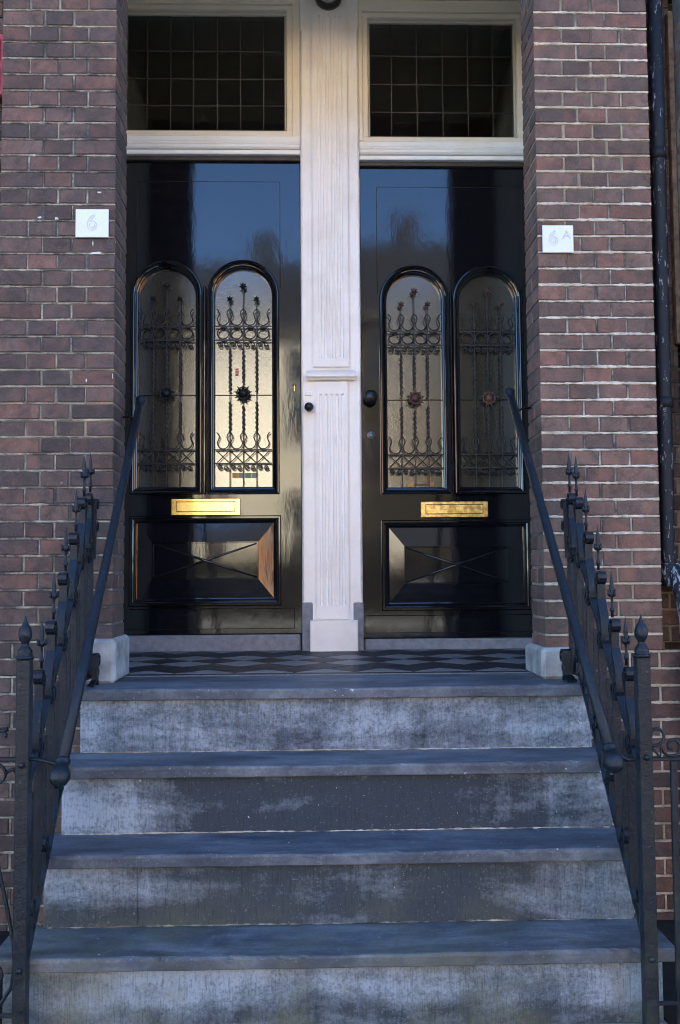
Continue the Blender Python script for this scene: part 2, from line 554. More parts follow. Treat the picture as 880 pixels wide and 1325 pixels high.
C = 0.062
J = 0.0095
def pier(name, label, xa, xb, side, z0, top, nrows, phase, mort, bmat, joint_h, proud):
    """pier between xa and xb; reveal on side (+1: right face, -1: left face); joints at z0 - C*j"""
    w = xb - xa
    u = (w - 3 * J) / 4                        # header face
    tq = (w - 2 * J - u) / 2                   # three-quarter brick
    P = thing(name, ((xa + xb) / 2, 0.1, z0 - C * nrows), label, 'brick pier', 'brick piers flanking the doors')
    D = 0.215
    core = MB()
    core.box(xa + 0.003, xb - 0.003, 0.0032, D - 0.003, z0 - C * nrows, top)
    jj = MB(); pv = MB()
    row = 0
    z = z0
    j = -1
    # rows above z0 too
    r0 = -int(math.ceil((top - z0) / C))
    for j in range(r0, nrows):
        zt = z0 - C * j; zb = zt - C + J * 0.5; zt2 = zt - J * 0.5
        if zt > top + 0.03: continue
        if (j + phase) % 2 == 0:
            cuts = [xa, xa + tq, xa + tq + J + u, xb]
            xs = [(xa, xa + tq), (xa + tq + J, xa + tq + J + u), (xb - tq, xb)]
        else:
            xs = [(xa + i * (u + J), xa + i * (u + J) + u) for i in range(4)]
        for i, (p, q) in enumerate(xs):
            corner = (side > 0 and i == len(xs) - 1) or (side < 0 and i == 0)
            dep = 0.1
            if corner and (j + phase) % 2 == 1: dep = D
            jit = RND.uniform(-0.002, 0.002)
            p2 = p + (jit if i > 0 else 0); q2 = q + (jit if i < len(xs) - 1 else 0)
            p2 = round(p2, 3) if i > 0 else p2; q2 = round(q2, 3) if i < len(xs) - 1 else q2
            put_brick(P, p2, q2, 0, dep, zb, zt2, bmat)
        if (j + phase) % 2 == 0:
            if side > 0: put_brick(P, xb - tq, xb, 0.1 + J, D, zb, zt2, bmat, 'r')
            else: put_brick(P, xa, xa + tq, 0.1 + J, D, zb, zt2, bmat, 'r')
        rough_joint(jj, xa, xb, 0.0, zt, joint_h, proud, j * 7 + int(xa * 100))
        for i in range(len(xs) - 1):
            xm = (xs[i][1] + xs[i + 1][0]) / 2
            ww = RND.choice((0.0012, 0.0018, 0.003))
            pv.box(xm - ww, xm + ww, RND.uniform(0.0004, 0.0028), 0.004, zb, zt2)
    core.build('mortar', M_JOINT_DARK, P)
    jj.build('pointing', mort, P)
    tag(pv.build('perpend_pointing', M_MORT_L, P), kind='stuff')
    return P

PL = pier('brick_pier', 'dark purple brick pier left of the doors, carrying the house number 6 plate',
          -1.182, -0.759, +1, 2.5035, 2.66, 38, 0, M_MORT_L, M_BRICK, 0.0085, 0.0006)
PR = pier('brick_pier', 'reddish purple brick pier right of the doors, with bright cream joints',
          0.8156, 1.2496, -1, 2.512, 2.66, 39, 0, M_MORT_R, M_BRICK_R, 0.0122, 0.0016)

def stone_block(parent, xa, xb, z1, seed):
    return MB().box(xa, xb, -0.035, 0.25, -0.004, z1, 0.014).build('base_stone', M_BLOCK, parent)
stone_block(PL, -0.93, -0.742, 0.158, 3)
stone_block(PR, 0.793, 0.975, 0.112, 8)

# white paint splashes on the left pier
def splash(parent, x, z, w, h, seed, y=-0.0022):
    r = random.Random(seed); n = 11
    pts = []
    for i in range(n):
        a = 2 * pi * i / n; k = r.uniform(0.45, 1.1)
        pts.append((x + cos(a) * w / 2 * k, z + sin(a) * h / 2 * k))
    m = MB().poly(pts, y, y + 0.003)
    m.build('paint_splash', M_PUTTY, parent)
splash(PL, -0.828, 1.575, 0.05, 0.013, 1)
splash(PL, -0.818, 1.805, 0.016, 0.008, 2); splash(PL, -0.84, 1.612, 0.006, 0.026, 9)
splash(PL, -0.975, 1.705, 0.02, 0.011, 3); splash(PL, -1.035, 1.71, 0.018, 0.01, 4)
splash(PL, -0.86, 1.10, 0.006, 0.018, 6); splash(PL, -0.764, 1.115, 0.004, 0.03, 7)

def wall_bricks(P, xa, xb, y, ztop, nrows, mort, bmat, start=0.0, stretcher=True, jh=0.010, seed=1, jog=False, side_face=None):
    r = random.Random(seed)
    core = MB(); core.box(xa, xb, y + 0.0035, y + 0.09, ztop - C * nrows, ztop)
    jj = MB()
    for j in range(nrows):
        zt = ztop - C * j; zb = zt - C + J * .5; zt2 = zt - J * .5
        x = xa - (0.055 if j % 2 else 0.0) - start
        headers = (j % 2 == 0)
        while x < xb:
            L = 0.1 if headers else 0.2
            p, q = max(x, xa), min(x + L, xb)
            if q - p > 0.015:
                put_brick(P, round(p, 3), round(q, 3), y, y + 0.085, zb, zt2, bmat)
                if q < xb - 0.01 and q > xa + 0.01:
                    jj.box(q + J / 2 - 0.0035, q + J / 2 + 0.0035, y + r.uniform(-.0005, .002), y + 0.004, zb, zt2)
            x += L + J
        rough_joint(jj, xa, xb, y, zt, jh, 0.001, j * 5 + seed)
    core.build('mortar', M_JOINT_DARK, P)
    jj.build('pointing', mort, P)

# walls beside the stoop, below the landing
wl = thing('brick_wall', (-1.0, 0.05, -0.85), 'dark brick wall below the left pier, seen behind the left stair railing', 'brick wall', 'low walls beside the steps')
wall_bricks(wl, -1.30, -0.765, 0.0, 2.5035 - C * 38 - 0.0005, 17, M_MORT_L, M_BRICK, 0.03, seed=4)
wr = thing('brick_wall', (1.1, 0.05, -0.85), 'dark brick wall with wide white joints behind the right newel post', 'brick wall', 'low walls beside the steps')
wall_bricks(wr, 0.822, 1.42, 0.0, 2.512 - C * 39 - 0.0005, 16, M_MORT_R, M_BRICK, 0.02, jh=0.0125, seed=9)
# set-back strips beyond the piers
wr2 = thing('brick_wall', (1.33, 0.14, 0.1), 'narrow recessed strip of dark brick behind the drainpipe', 'brick wall')
wall_bricks(wr2, 1.2505, 1.374, 0.10, 2.66, 41, M_JOINT_DARK, M_BRICK, 0.04, seed=12, jh=0.008)
wr3 = thing('brick_wall', (1.45, 0.1, 0.1), 'red brick edge of the neighbouring house, right of the drainpipe', 'brick wall')
wall_bricks(wr3, 1.378, 1.56, -0.02, 2.64, 41, M_MORT_R, M_BRICK_R, 0.0, seed=15)
wl2 = thing('brick_wall', (-1.25, 0.14, 0.1), 'recessed dark brick strip at the far left edge of the picture', 'brick wall')
wall_bricks(wl2, -1.34, -1.1835, 0.10, 2.66, 39, M_JOINT_DARK, M_BRICK, 0.02, seed=21)
M_RED = mat_plain('red_shutter_paint', (0.36, 0.02, 0.02), 0.4, 0.3)
t = MB()
t.box(-1.29, -1.1845, 0.03, 0.06, 2.19, 2.43, 0.003); t.box(-1.27, -1.20, 0.022, 0.0295, 2.22, 2.30, 0.003); t.box(-1.27, -1.20, 0.022, 0.0295, 2.32, 2.41, 0.003)
tag(t.build('shutter', M_RED), 'small red painted board beside the left brick pier at the frame edge', 'shutter')
# neighbour's pale window trim on the right edge
t = MB()
t.box(1.385, 1.56, -0.05, -0.023, 1.86, 2.045, 0.003); t.box(1.39, 1.56, -0.056, -0.0505, 1.875, 2.03, 0.002)
tag(t.build('wall_plate', M_SIGN), 'pale grey plate on the neighbouring brick edge, right of the drainpipe', 'plate')
t = MB()
t.box(1.36, 1.56, -0.055, -0.023, 2.575, 2.75, 0.004); t.box(1.366, 1.56, -0.075, -0.0555, 2.61, 2.75, 0.004)
tag(t.build('window_sill', M_WHITE), 'white painted sill end at the top right corner above the neighbouring bricks', 'sill')
M_ROT = mat_plain('weathered_timber', (0.20, 0.13, 0.08), 0.85, 0.7, 0.2, 30, 0.7)
t = MB()
t.box(1.357, 1.3775, 0.06, 0.099, 1.25, 2.56, 0.003)
tag(t.build('timber_batten', M_ROT), 'weathered brown timber batten in the gap beside the drainpipe', 'batten')

# ------------------------------------------------------------------ drainpipe
def mat_pipe(name, flake):
    m, nt, bs = newmat(name)
    p = pos(nt, (1, 1, 0.28))
    n = noise(nt, p, 60, 6, 0.72, 0.6)
    c = mix(nt, ramp(nt, n, [(flake, 0.0), (flake + 0.03, 1.0)]), (0.006, 0.007, 0.009), (0.26, 0.26, 0.27))
    nt.links.new(c, bs.inputs['Base Color'])
    bs.inputs['Roughness'].default_value = 0.65
    bs.inputs['Specular IOR Level'].default_value = 0.3
    bump(nt, bs, n, 0.6, 0.002)
    return m
M_PIPE = mat_pipe('flaking_black_pipe_paint', 0.60)
M_PIPE_W = mat_pipe('flaking_white_pipe_paint', 0.53)
DP = thing('drainpipe', (1.30, 0.04, -0.85), 'black drainpipe with flaking paint running down right of the right pier', 'drainpipe')
MB().tube([(1.302, 0.045, 2.75), (1.300, 0.045, 2.0), (1.297, 0.045, 1.2), (1.294, 0.045, 0.44), (1.305, 0.03, 0.36)], 0.0265, 18).build('pipe', M_PIPE, DP)
MB().tube([(1.305, 0.030, 0.40), (1.322, -0.015, 0.30), (1.328, -0.045, 0.20), (1.328, -0.045, -0.85)], 0.0315, 18).build('lower_pipe', M_PIPE_W, DP)
MB().lathe((1.300, 0.040, 0.36), [(0.026, -0.03), (0.038, -0.03), (0.041, 0.0), (0.040, 0.05), (0.036, 0.055), (0.026, 0.056)], 18).build('pipe_socket', M_PIPE_W, DP)
for zz in (1.02, 1.98):
    m = MB().lathe((1.298, 0.045, zz), [(0.0265, -0.02), (0.030, -0.02), (0.030, 0.02), (0.0265, 0.02)], 18)
    m.box(1.29, 1.306, 0.06, 0.10, zz - 0.014, zz + 0.014)
    m.build('pipe_bracket', M_PIPE, DP)

# ------------------------------------------------------------------ stoop
ST = thing('stone_stoop', (0.03, -0.4, -0.875), 'flight of worn blue limestone steps leading up to the two black doors', 'stone steps')
R_, T_ = 0.2203, 0.198
def slab(name, x0, x1, y0, y1, z1, th, mat, seed, nosing=True):
    """stone slab with softened, slightly uneven nosing"""
    r = random.Random(seed)
    n = 110
    prof = [(y1, z1), (y0 + 0.010, z1), (y0 + 0.0035, z1 - 0.0012), (y0 + 0.0008, z1 - 0.004), (y0, z1 - 0.012), (y0 + 0.003, z1 - th + 0.003), (y0 + 0.006, z1 - th), (y1, z1 - th)]
    vs = []
    for i in range(n + 1):
        x = x0 + (x1 - x0) * i / n
        wob = 0.0012 * sin(i * 0.37 + seed) + r.uniform(-0.0008, 0.0008)
        chip = -r.uniform(0.003, 0.007) if r.random() < 0.07 else 0
        worn = -0.0045 * math.exp(-((x - 0.03) / 0.35) ** 2)
        for k, (y, z) in enumerate(prof):
            f = 1 if 0 < k < 7 else 0
            vs.append((x, y + f * (wob - chip * (k in (2, 3))), z + (worn if 0 < k < 4 else 0) + (chip * 0.5 if k in (2, 3) else 0)))
    m = len(prof); fs = []
    for i in range(n):
        for k in range(m):
            a = i * m + k; b = i * m + (k + 1) % m
            fs.append((a, b, b + m, a + m))
    fs.append(tuple(range(m))); fs.append(tuple(n * m + k for k in reversed(range(m))))
    mb = MB().add(vs, fs)
    return mb.build(name, mat, ST)
for k in range(4):
    yn = -0.1997 - T_ * k
    zt = -R_ * k
    th = 0.040
    if k == 0: xa, xb, yb = -0.86, 0.96, 0.185
    elif k == 3: xa, xb, yb = -0.925, 0.977, yn + T_ + 0.055
    else: xa, xb, yb = -0.87, 0.965, yn + T_ + 0.055
    slab('tread', xa, xb, yn, yb, zt, th, M_TREAD, k + 2)
    ra, rb = (xa + 0.03, xb - 0.03)
    ry = yn + 0.030
    z0 = zt - R_ if k < 3 else -0.875
    zlo = z0 + 0.0005
    cuts = {2: [ra, -0.562, rb]}.get(k, [ra, rb])      # the third riser is pieced from two stones
    for ca, cb in zip(cuts[:-1], cuts[1:]):
        MB().box(ca + (0.0004 if ca > ra else 0), cb - (0.0004 if cb < rb else 0), ry + (0.0012 if ca > ra else 0), ry + 0.12, zlo, zt - th, 0.0012).build('riser', M_RISERS[k], ST)
    if k < 3:
        jr = MB(); rough_joint(jr, ra + .01, rb - .01, ry - 0.0005, z0 + 0.0025, 0.0048 if k < 2 else 0.0035, 0.002, k + 50)
        jr.build('bed_mortar', M_MORT_R if k < 2 else M_MORT_L, ST)
    if k == 1:
        o = MB().box(ra + 0.001, rb - 0.001, ry + 0.12, 0.0, zlo, zt - th).build('step_core', M_SILL, ST)
m = MB().box(-0.83, 0.93, -0.045, 0.0, -0.875, -0.041); m.build('step_core', M_SILL, ST)

# ------------------------------------------------------------------ porch floor
def zf(y): return 0.0 + 0.0125 * max(0, y - 0.15)
pf = MB()
pf.add([(-0.95, 0.185, -0.002), (1.02, 0.185, -0.002), (1.02, 1.30, zf(1.30) - 0.002), (-0.95, 1.30, zf(1.30) - 0.002)], [(0, 1, 2, 3)])
PF = tag(pf.build('porch_floor', M_GROUT), kind='structure')
def clip(poly, ax, lim, keep_less):
    out = []
    for i in range(len(poly)):
        a, b = poly[i], poly[(i + 1) % len(poly)]
        ia = (a[ax] <= lim) if keep_less else (a[ax] >= lim)
        ib = (b[ax] <= lim) if keep_less else (b[ax] >= lim)
        if ia: out.append(a)
        if ia != ib:
            t = (lim - a[ax]) / (b[ax] - a[ax])
            out.append((a[0] + (b[0] - a[0]) * t, a[1] + (b[1] - a[1]) * t))
    return out
YA, YB, XA, XB = 0.255, 1.166, -0.94, 1.01
PX, PY = 0.232, (YB - YA) / 8
rows = ['L', 'D', 'D', 'L', 'D', 'L', 'D', 'D', 'L']
for j in range(9):
    yc = YA + PY * j
    for i in range(-5, 6):
        xc = i * PX + (PX / 2 if j % 2 else 0) + 0.01
        e = 0.004
        P4 = [(xc - PX / 2 + e, yc), (xc, yc - PY + e), (xc + PX / 2 - e, yc), (xc, yc + PY - e)]
        for ax, lim, kl in ((0, XA, False), (0, XB, True), (1, YA + 0.002, False), (1, YB, True)):
            if P4: P4 = clip(P4, ax, lim, kl)
        if len(P4) < 3: continue
        dz = RND.uniform(0, 0.0006)
        m = MB(); n = len(P4)
        m.add([(x, y, zf(y) + 0.0015 + dz) for x, y in P4] + [(x, y, zf(y) - 0.006) for x, y in P4],
              [tuple(range(n))] + [(i2, (i2 + 1) % n, (i2 + 1) % n + n, i2 + n) for i2 in range(n)])
        m.build('tile', M_TILE_L if rows[j] == 'L' else M_TILE_D, PF)
x = XA
while x < XB:      # dark border tiles and a thin light strip along the slab
    q = min(x + 0.16, XB)
    MB().box(x + .001, q - .001, 0.205, YA - 0.002, -0.006, 0.0022).build('tile', M_TILE_D, PF)
    MB().box(x + .001, q - .001, 0.187, 0.203, -0.006, 0.0018).build('tile', M_TILE_L, PF)
    x = q
# door sills
tag(MB().box(-1.03, -0.094, 1.168, 1.30, -0.004, 0.090, 0.006).build('door_sill', M_SILL), 'grey stone sill under the left black door', 'door sill', 'stone door sills')
tag(MB().box(0.214, 1.12, 1.168, 1.30, -0.004, 0.064, 0.006).build('door_sill', M_SILL), 'grey stone sill under the right black door', 'door sill', 'stone door sills')

# ------------------------------------------------------------------ door frame, pilaster, transoms
DF = thing('door_frame', (0.06, 1.2, 0.0), 'cream and white double door frame with fluted centre pilaster and transom bars', 'door frame')
YP = 1.135
# --- pilaster shaft (slightly narrower towards the outer edges, with edge beads)
m = MB()
m.box(-0.086, 0.206, YP, 1.40, 0.02, 3.40, 0.004)
m.build('pilaster_shaft', M_WHITE, DF)
m = MB()
for xx in (-0.0795, 0.1995):
    m.tube([(xx, YP - 0.001, 0.25), (xx, YP - 0.001, 3.08)], 0.0035, 8)
m.tube([(-0.0795, YP - .001, 3.08), (-0.0835, YP - .001, 3.095)], 0.0035, 8)
m.tube([(0.1995, YP - .001, 3.08), (0.2035, YP - .001, 3.095)], 0.0035, 8)
m.build('edge_bead', M_WHITE, DF)
def fluted(x0, x1, z0, z1, zf0, zf1, n, sp, r, y, parent, xc):
    """board with n rounded grooves between zf0 and zf1"""
    xs = [x0]
    N = 9
    for i in range(n):
        c = xc + (i - (n - 1) / 2) * sp
        for k in range(N):
            xs.append(c + r * (-1 + 2 * k / (N - 1)))
    xs.append(x1)
    zs = [z0, zf0, zf0 + r * .35, zf0 + r, zf1 - r, zf1 - r * .35, zf1, z1]
    ks = [0, 0, 0.65, 1, 1, 0.65, 0, 0]
    vs = []
    for z, kk in zip(zs, ks):
        for x in xs:
            d = 0
            for i in range(n):
                c = xc + (i - (n - 1) / 2) * sp
                if abs(x - c) < r * 1.001: d = max(0, 1 - (abs(x - c) / r) ** 4) ** 0.5 * 0.0115
            vs.append((x, y + d * kk, z))
    w = len(xs); fs = []
    for a in range(len(zs) - 1):
        for b in range(w - 1):
            q = a * w + b
            fs.append((q, q + 1, q + w + 1, q + w))
    m = MB().add(vs, fs)
    m.box(x0 + .001, x1 - .001, y + 0.0155, YP + 0.002, z0 + .001, z1 - .001)
    m.add([(x0, y, z0), (x0, y, z1), (x0, y + .01, z1), (x0, y + .01, z0)], [(0, 1, 2, 3)])
    m.add([(x1, y, z0), (x1, y, z1), (x1, y + .01, z1), (x1, y + .01, z0)], [(0, 1, 2, 3)])
    m.add([(x0, y, z0), (x1, y, z0), (x1, y + .01, z0), (x0, y + .01, z0)], [(0, 1, 2, 3)])
    m.add([(x0, y, z1), (x1, y, z1), (x1, y + .01, z1), (x0, y + .01, z1)], [(0, 1, 2, 3)])
    return m.build('fluted_panel', M_WHITE, parent)
fluted(-0.017, 0.139, 0.166, 1.312, 0.227, 1.255, 5, 0.0265, 0.0075, YP - 0.017, DF, 0.061)
fluted(-0.026, 0.148, 1.388, 3.20, 1.428, 3.155, 5, 0.0265, 0.0075, YP - 0.017, DF, 0.061)
# cross moulding
prof = [(0.0, 0.0), (-0.028, 0.004), (-0.034, 0.014), (-0.040, 0.018), (-0.040, 0.030), (-0.030, 0.040), (-0.012, 0.052), (0.0, 0.058)]
m = MB(); vs = []
for x, inset in ((-0.066, 0.0), (0.185, 0.0)):
    pass
for s_, xb in ((-1, -0.066), (1, 0.187)):
    for (dy, dz) in prof:
        vs.append((xb + s_ * (-(0.020 + dy * 0.5)), YP + dy - 0.001, 1.318 + dz))
n = len(prof)
m.add(vs, [(i, i + 1, i + 1 + n, i + n) for i in range(n - 1)] + [tuple(range(n)), tuple(n + i for i in reversed(range(n)))])
m.box(-0.058, 0.179, YP - 0.046, YP + .002, 1.332, 1.347, 0.003)
m.build('cross_moulding', M_WHITE, DF)
MB().box(-0.050, 0.180, YP - 0.045, YP + 0.05, 0.004, 0.160, 0.004).build('plinth_block', M_WHITE, DF)
MB().box(-0.0885, -0.036, YP - 0.008, YP + 0.09, 0.004, 0.245, 0.005).build('stone_foot', M_SILL, DF)
MB().box(0.160, 0.2095, YP - 0.008, YP + 0.09, 0.004, 0.243, 0.005).build('stone_foot', M_SILL, DF)
MB().box(-0.068, -0.034, YP - 0.006, YP + .001, 1.248, 1.268, 0.002).build('cover_plate', M_WHITE, DF)

def transom(xa, xb, zt, zglass0, zglass1, gx0, gx1, leads, rowsz, name, label):
    """transom light: cream casing, moulded bar below and leaded panes"""
    y = YP + 0.01
    # moulded transom bar
    m = MB()
    z = zt
    m.box(xa, xb, y - 0.012, 1.30, z, z + 0.022, 0.003)
    m.box(xa, xb, y - 0.028, 1.28, z + 0.024, z + 0.050, 0.008)
    m.box(xa, xb, y - 0.020, 1.28, z + 0.0515, z + 0.066, 0.005)
    m.box(xa, xb, y - 0.004, 1.28, z + 0.068, z + 0.098, 0.004)
    m.build('transom_bar', M_WHITE, DF)
    MB().box(xa, xb, y + 0.012, 1.30, z - 0.022, z - 0.0005, 0.002).build('door_head', M_DARK_WOOD, DF)  # brownish batten; shade under the transom bar is in its dark colour
    # casing
    m = MB()
    m.box(xa, xb, y, 1.28, zglass1 + 0.028, zglass1 + 0.085, 0.003)
    m.box(xa, xb, y - 0.05, y + 0.03, zglass1 + 0.088, zglass1 + 0.20, 0.006)
    m.build('head_casing', M_CREAM, DF)
    T = thing(name, ((gx0 + gx1) / 2, 1.2, zglass0), label, 'transom window', 'leaded transom windows')
    m = MB()
    ya, yb = 1.158, 1.235
    f = 0.034
    m.box(gx0 - f, gx1 + f, ya, yb, zglass0 - f - .002, zglass0 - .002, 0.003)
    m.box(gx0 - f, gx1 + f, ya, yb, zglass1 + .002, zglass1 + f - 0.008, 0.003)
    m.box(gx0 - f, gx0 - .002, ya + .0005, yb, zglass0 - .002, zglass1 + .002, 0.003)
    m.box(gx1 + .002, gx1 + f, ya + .0005, yb, zglass0 - .002, zglass1 + .002, 0.003)
    m.build('sash', M_CREAM, T)
    m = MB()
    b = 0.011
    m.box(gx0 - .001, gx1 + .001, ya + 0.02, yb, zglass0 - .001, zglass0 + b, 0.003)
    m.box(gx0 - .001, gx1 + .001, ya + 0.02, yb, zglass1 - b * 1.3, zglass1 + .001, 0.003)
    m.box(gx0 - .001, gx0 + b * .8, ya + 0.0205, yb, zglass0 + b, zglass1 - b * 1.3, 0.003)
    m.box(gx1 - b * .8, gx1 + .001, ya + 0.0205, yb, zglass0 + b, zglass1 - b * 1.3, 0.003)
    m.build('glazing_bead', M_PUTTY, T)
    m = MB()
    yg = 1.195
    for x in leads:
        m.tube([(x + RND.uniform(-.002, .002), yg, zglass0), (x + RND.uniform(-.001, .001), yg + .001, (zglass0 + zglass1) / 2), (x, yg, zglass1)], 0.0026, 6)
    for z2 in rowsz:
        m.tube([(gx0, yg - .0005, z2 + .001), ((gx0 + gx1) / 2, yg, z2 - .001), (gx1, yg - .0005, z2)], 0.0026, 6)
    m.build('lead_came', M_LEAD, T)
    XS = [gx0] + list(leads) + [gx1]; ZS = [zglass0] + sorted(rowsz) + [zglass1]
    for i in range(len(XS) - 1):
        for j in range(len(ZS) - 1):
            w = XS[i + 1] - XS[i]; h = ZS[j + 1] - ZS[j]
            m = MB().box(-w / 2 + .001, w / 2 - .001, -0.001, 0.001, -h / 2 + .001, h / 2 - .001)
            o = m.build('pane', M_THIN)
            o.location = ((XS[i] + XS[i + 1]) / 2, yg, (ZS[j] + ZS[j + 1]) / 2)
            o.rotation_euler = (RND.uniform(-.012, .012), 0, RND.uniform(-.012, .012))
            o.parent = T; o.matrix_parent_inverse = Matrix.Translation(-Vector(T.location))
# casing uprights beside the pilaster
m = MB()
m.box(-0.1245, -0.0865, YP + 0.012, 1.28, 2.548, 3.40, 0.003)
m.box(0.2065, 0.2275, YP + 0.012, 1.28, 2.53, 3.40, 0.003)
m.build('casing_upright', M_CREAM, DF)
transom(-1.05, -0.0865, 2.453, 2.583, 3.203, -0.96, -0.155, [-0.851, -0.734, -0.621, -0.502, -0.385, -0.270], [3.007, 2.865, 2.727],
        'transom_window', 'leaded transom window above the left door, with seven columns of dark panes')
transom(0.2065, 1.13, 2.428, 2.556, 3.170, 0.256, 1.00, [0.374, 0.503, 0.634, 0.762, 0.888], [2.990, 2.842, 2.698],
        'transom_window', 'leaded transom window above the right door, with larger dark panes')

# lamp at the top of the pilaster
LM = thing('porch_lamp', (0.058, 1.09, 3.30), 'round dark-rimmed porch lamp fixed at the top of the white pilaster', 'lamp')
m = MB().lathe((0.058, YP - 0.012, 3.246), [(0.0, 0.0), (0.066, 0.0), (0.068, 0.02), (0.066, 0.045), (0.058, 0.052), (0.052, 0.046), (0.050, 0.02)], 36, 'Y')
m.build('lamp_rim', mat_plain('bronze_rim', (0.05, 0.042, 0.035), 0.35, 0.2, 0.5, 14, 0.1, 0.6), LM)
m = MB().lathe((0.058, YP - 0.012, 3.246), [(0.0505, 0.030), (0.046, 0.052), (0.034, 0.066), (0.016, 0.074), (0.0, 0.076)], 32, 'Y')
m.build('lamp_glass', mat_plain('frosted_lamp_glass', (0.5, 0.5, 0.48), 0.25, 0.1), LM)

# ------------------------------------------------------------------ doors
def sweep_arch(mb, xc, hw, zbot, zspr, prof, yref, nseg=22):
    """closed moulding round an arched opening; prof = (inset, depth) pairs, depth towards the viewer negative"""
    rings = []
    def ring(off):
        h = hw - off
        pts = [(xc - h, zbot + off), (xc - h, zspr)]
        for k in range(1, nseg):
            a = pi - pi * k / nseg
            pts.append((xc + h * cos(a), zspr + h * sin(a)))
        pts += [(xc + h, zspr), (xc + h, zbot + off)]
        return pts
    vs = []; n = None
    for off, d in prof:
        r = ring(off); n = len(r)
        vs += [(x, yref + d, z) for x, z in r]
    fs = []
    for i in range(len(prof) - 1):
        for k in range(n):
            a = i * n + k; b = i * n + (k + 1) % n
            fs.append((a, b, b + n, a + n))
    mb.add(vs, fs)
    return n

def sweep_rect(mb, x0, x1, z0, z1, prof, yref):
    vs = []
    for off, d in prof:
        vs += [(x0 + off, yref + d, z0 + off), (x1 - off, yref + d, z0 + off), (x1 - off, yref + d, z1 - off), (x0 + off, yref + d, z1 - off)]
    fs = []
    for i in range(len(prof) - 1):
        for k in range(4):
            a = i * 4 + k; b = i * 4 + (k + 1) % 4
            fs.append((a, b, b + 4, a + 4))
    mb.add(vs, fs)

def spiral(cx, cz, r0, r1, a0, turns, n=14):
    return [(cx + (r0 + (r1 - r0) * i / n) * cos(a0 + turns * 2 * pi * i / n), cz + (r0 + (r1 - r0) * i / n) * sin(a0 + turns * 2 * pi * i / n)) for i in range(n + 1)]

def flower(mb, x, y, z, r, petals, depth=0.012):
    """pointed petals round a domed centre, facing -Y"""
    vs = [(x, y - depth * .6, z)]; fs = []
    n = petals * 2
    for i in range(n):
        a = 2 * pi * i / n + pi / 2
        rr = r if i % 2 == 0 else r * 0.52
        vs.append((x + rr * cos(a), y - (depth * 1.1 if i % 2 == 0 else depth * .2), z + rr * sin(a)))
    for i in range(n): fs.append((0, 1 + i, 1 + (i + 1) % n))
    m = len(vs)
    vs.append((x, y + 0.001, z))
    for i in range(n):
        a = 2 * pi * i / n + pi / 2
        rr = (r if i % 2 == 0 else r * 0.52) * 0.92
        vs.append((x + rr * cos(a), y + 0.001, z + rr * sin(a)))
    for i in range(n):
        fs.append((m, m + 1 + (i + 1) % n, m + 1 + i))
        fs.append((1 + i, m + 1 + i, m + 1 + (i + 1) % n, 1 + (i + 1) % n))
    mb.add(vs, fs)
    mb.lathe((x, y, z), [(r * .36, depth * .5), (r * .38, depth * 1.0), (r * .25, depth * 1.5), (0.0, depth * 1.7)], 12, 'Y')

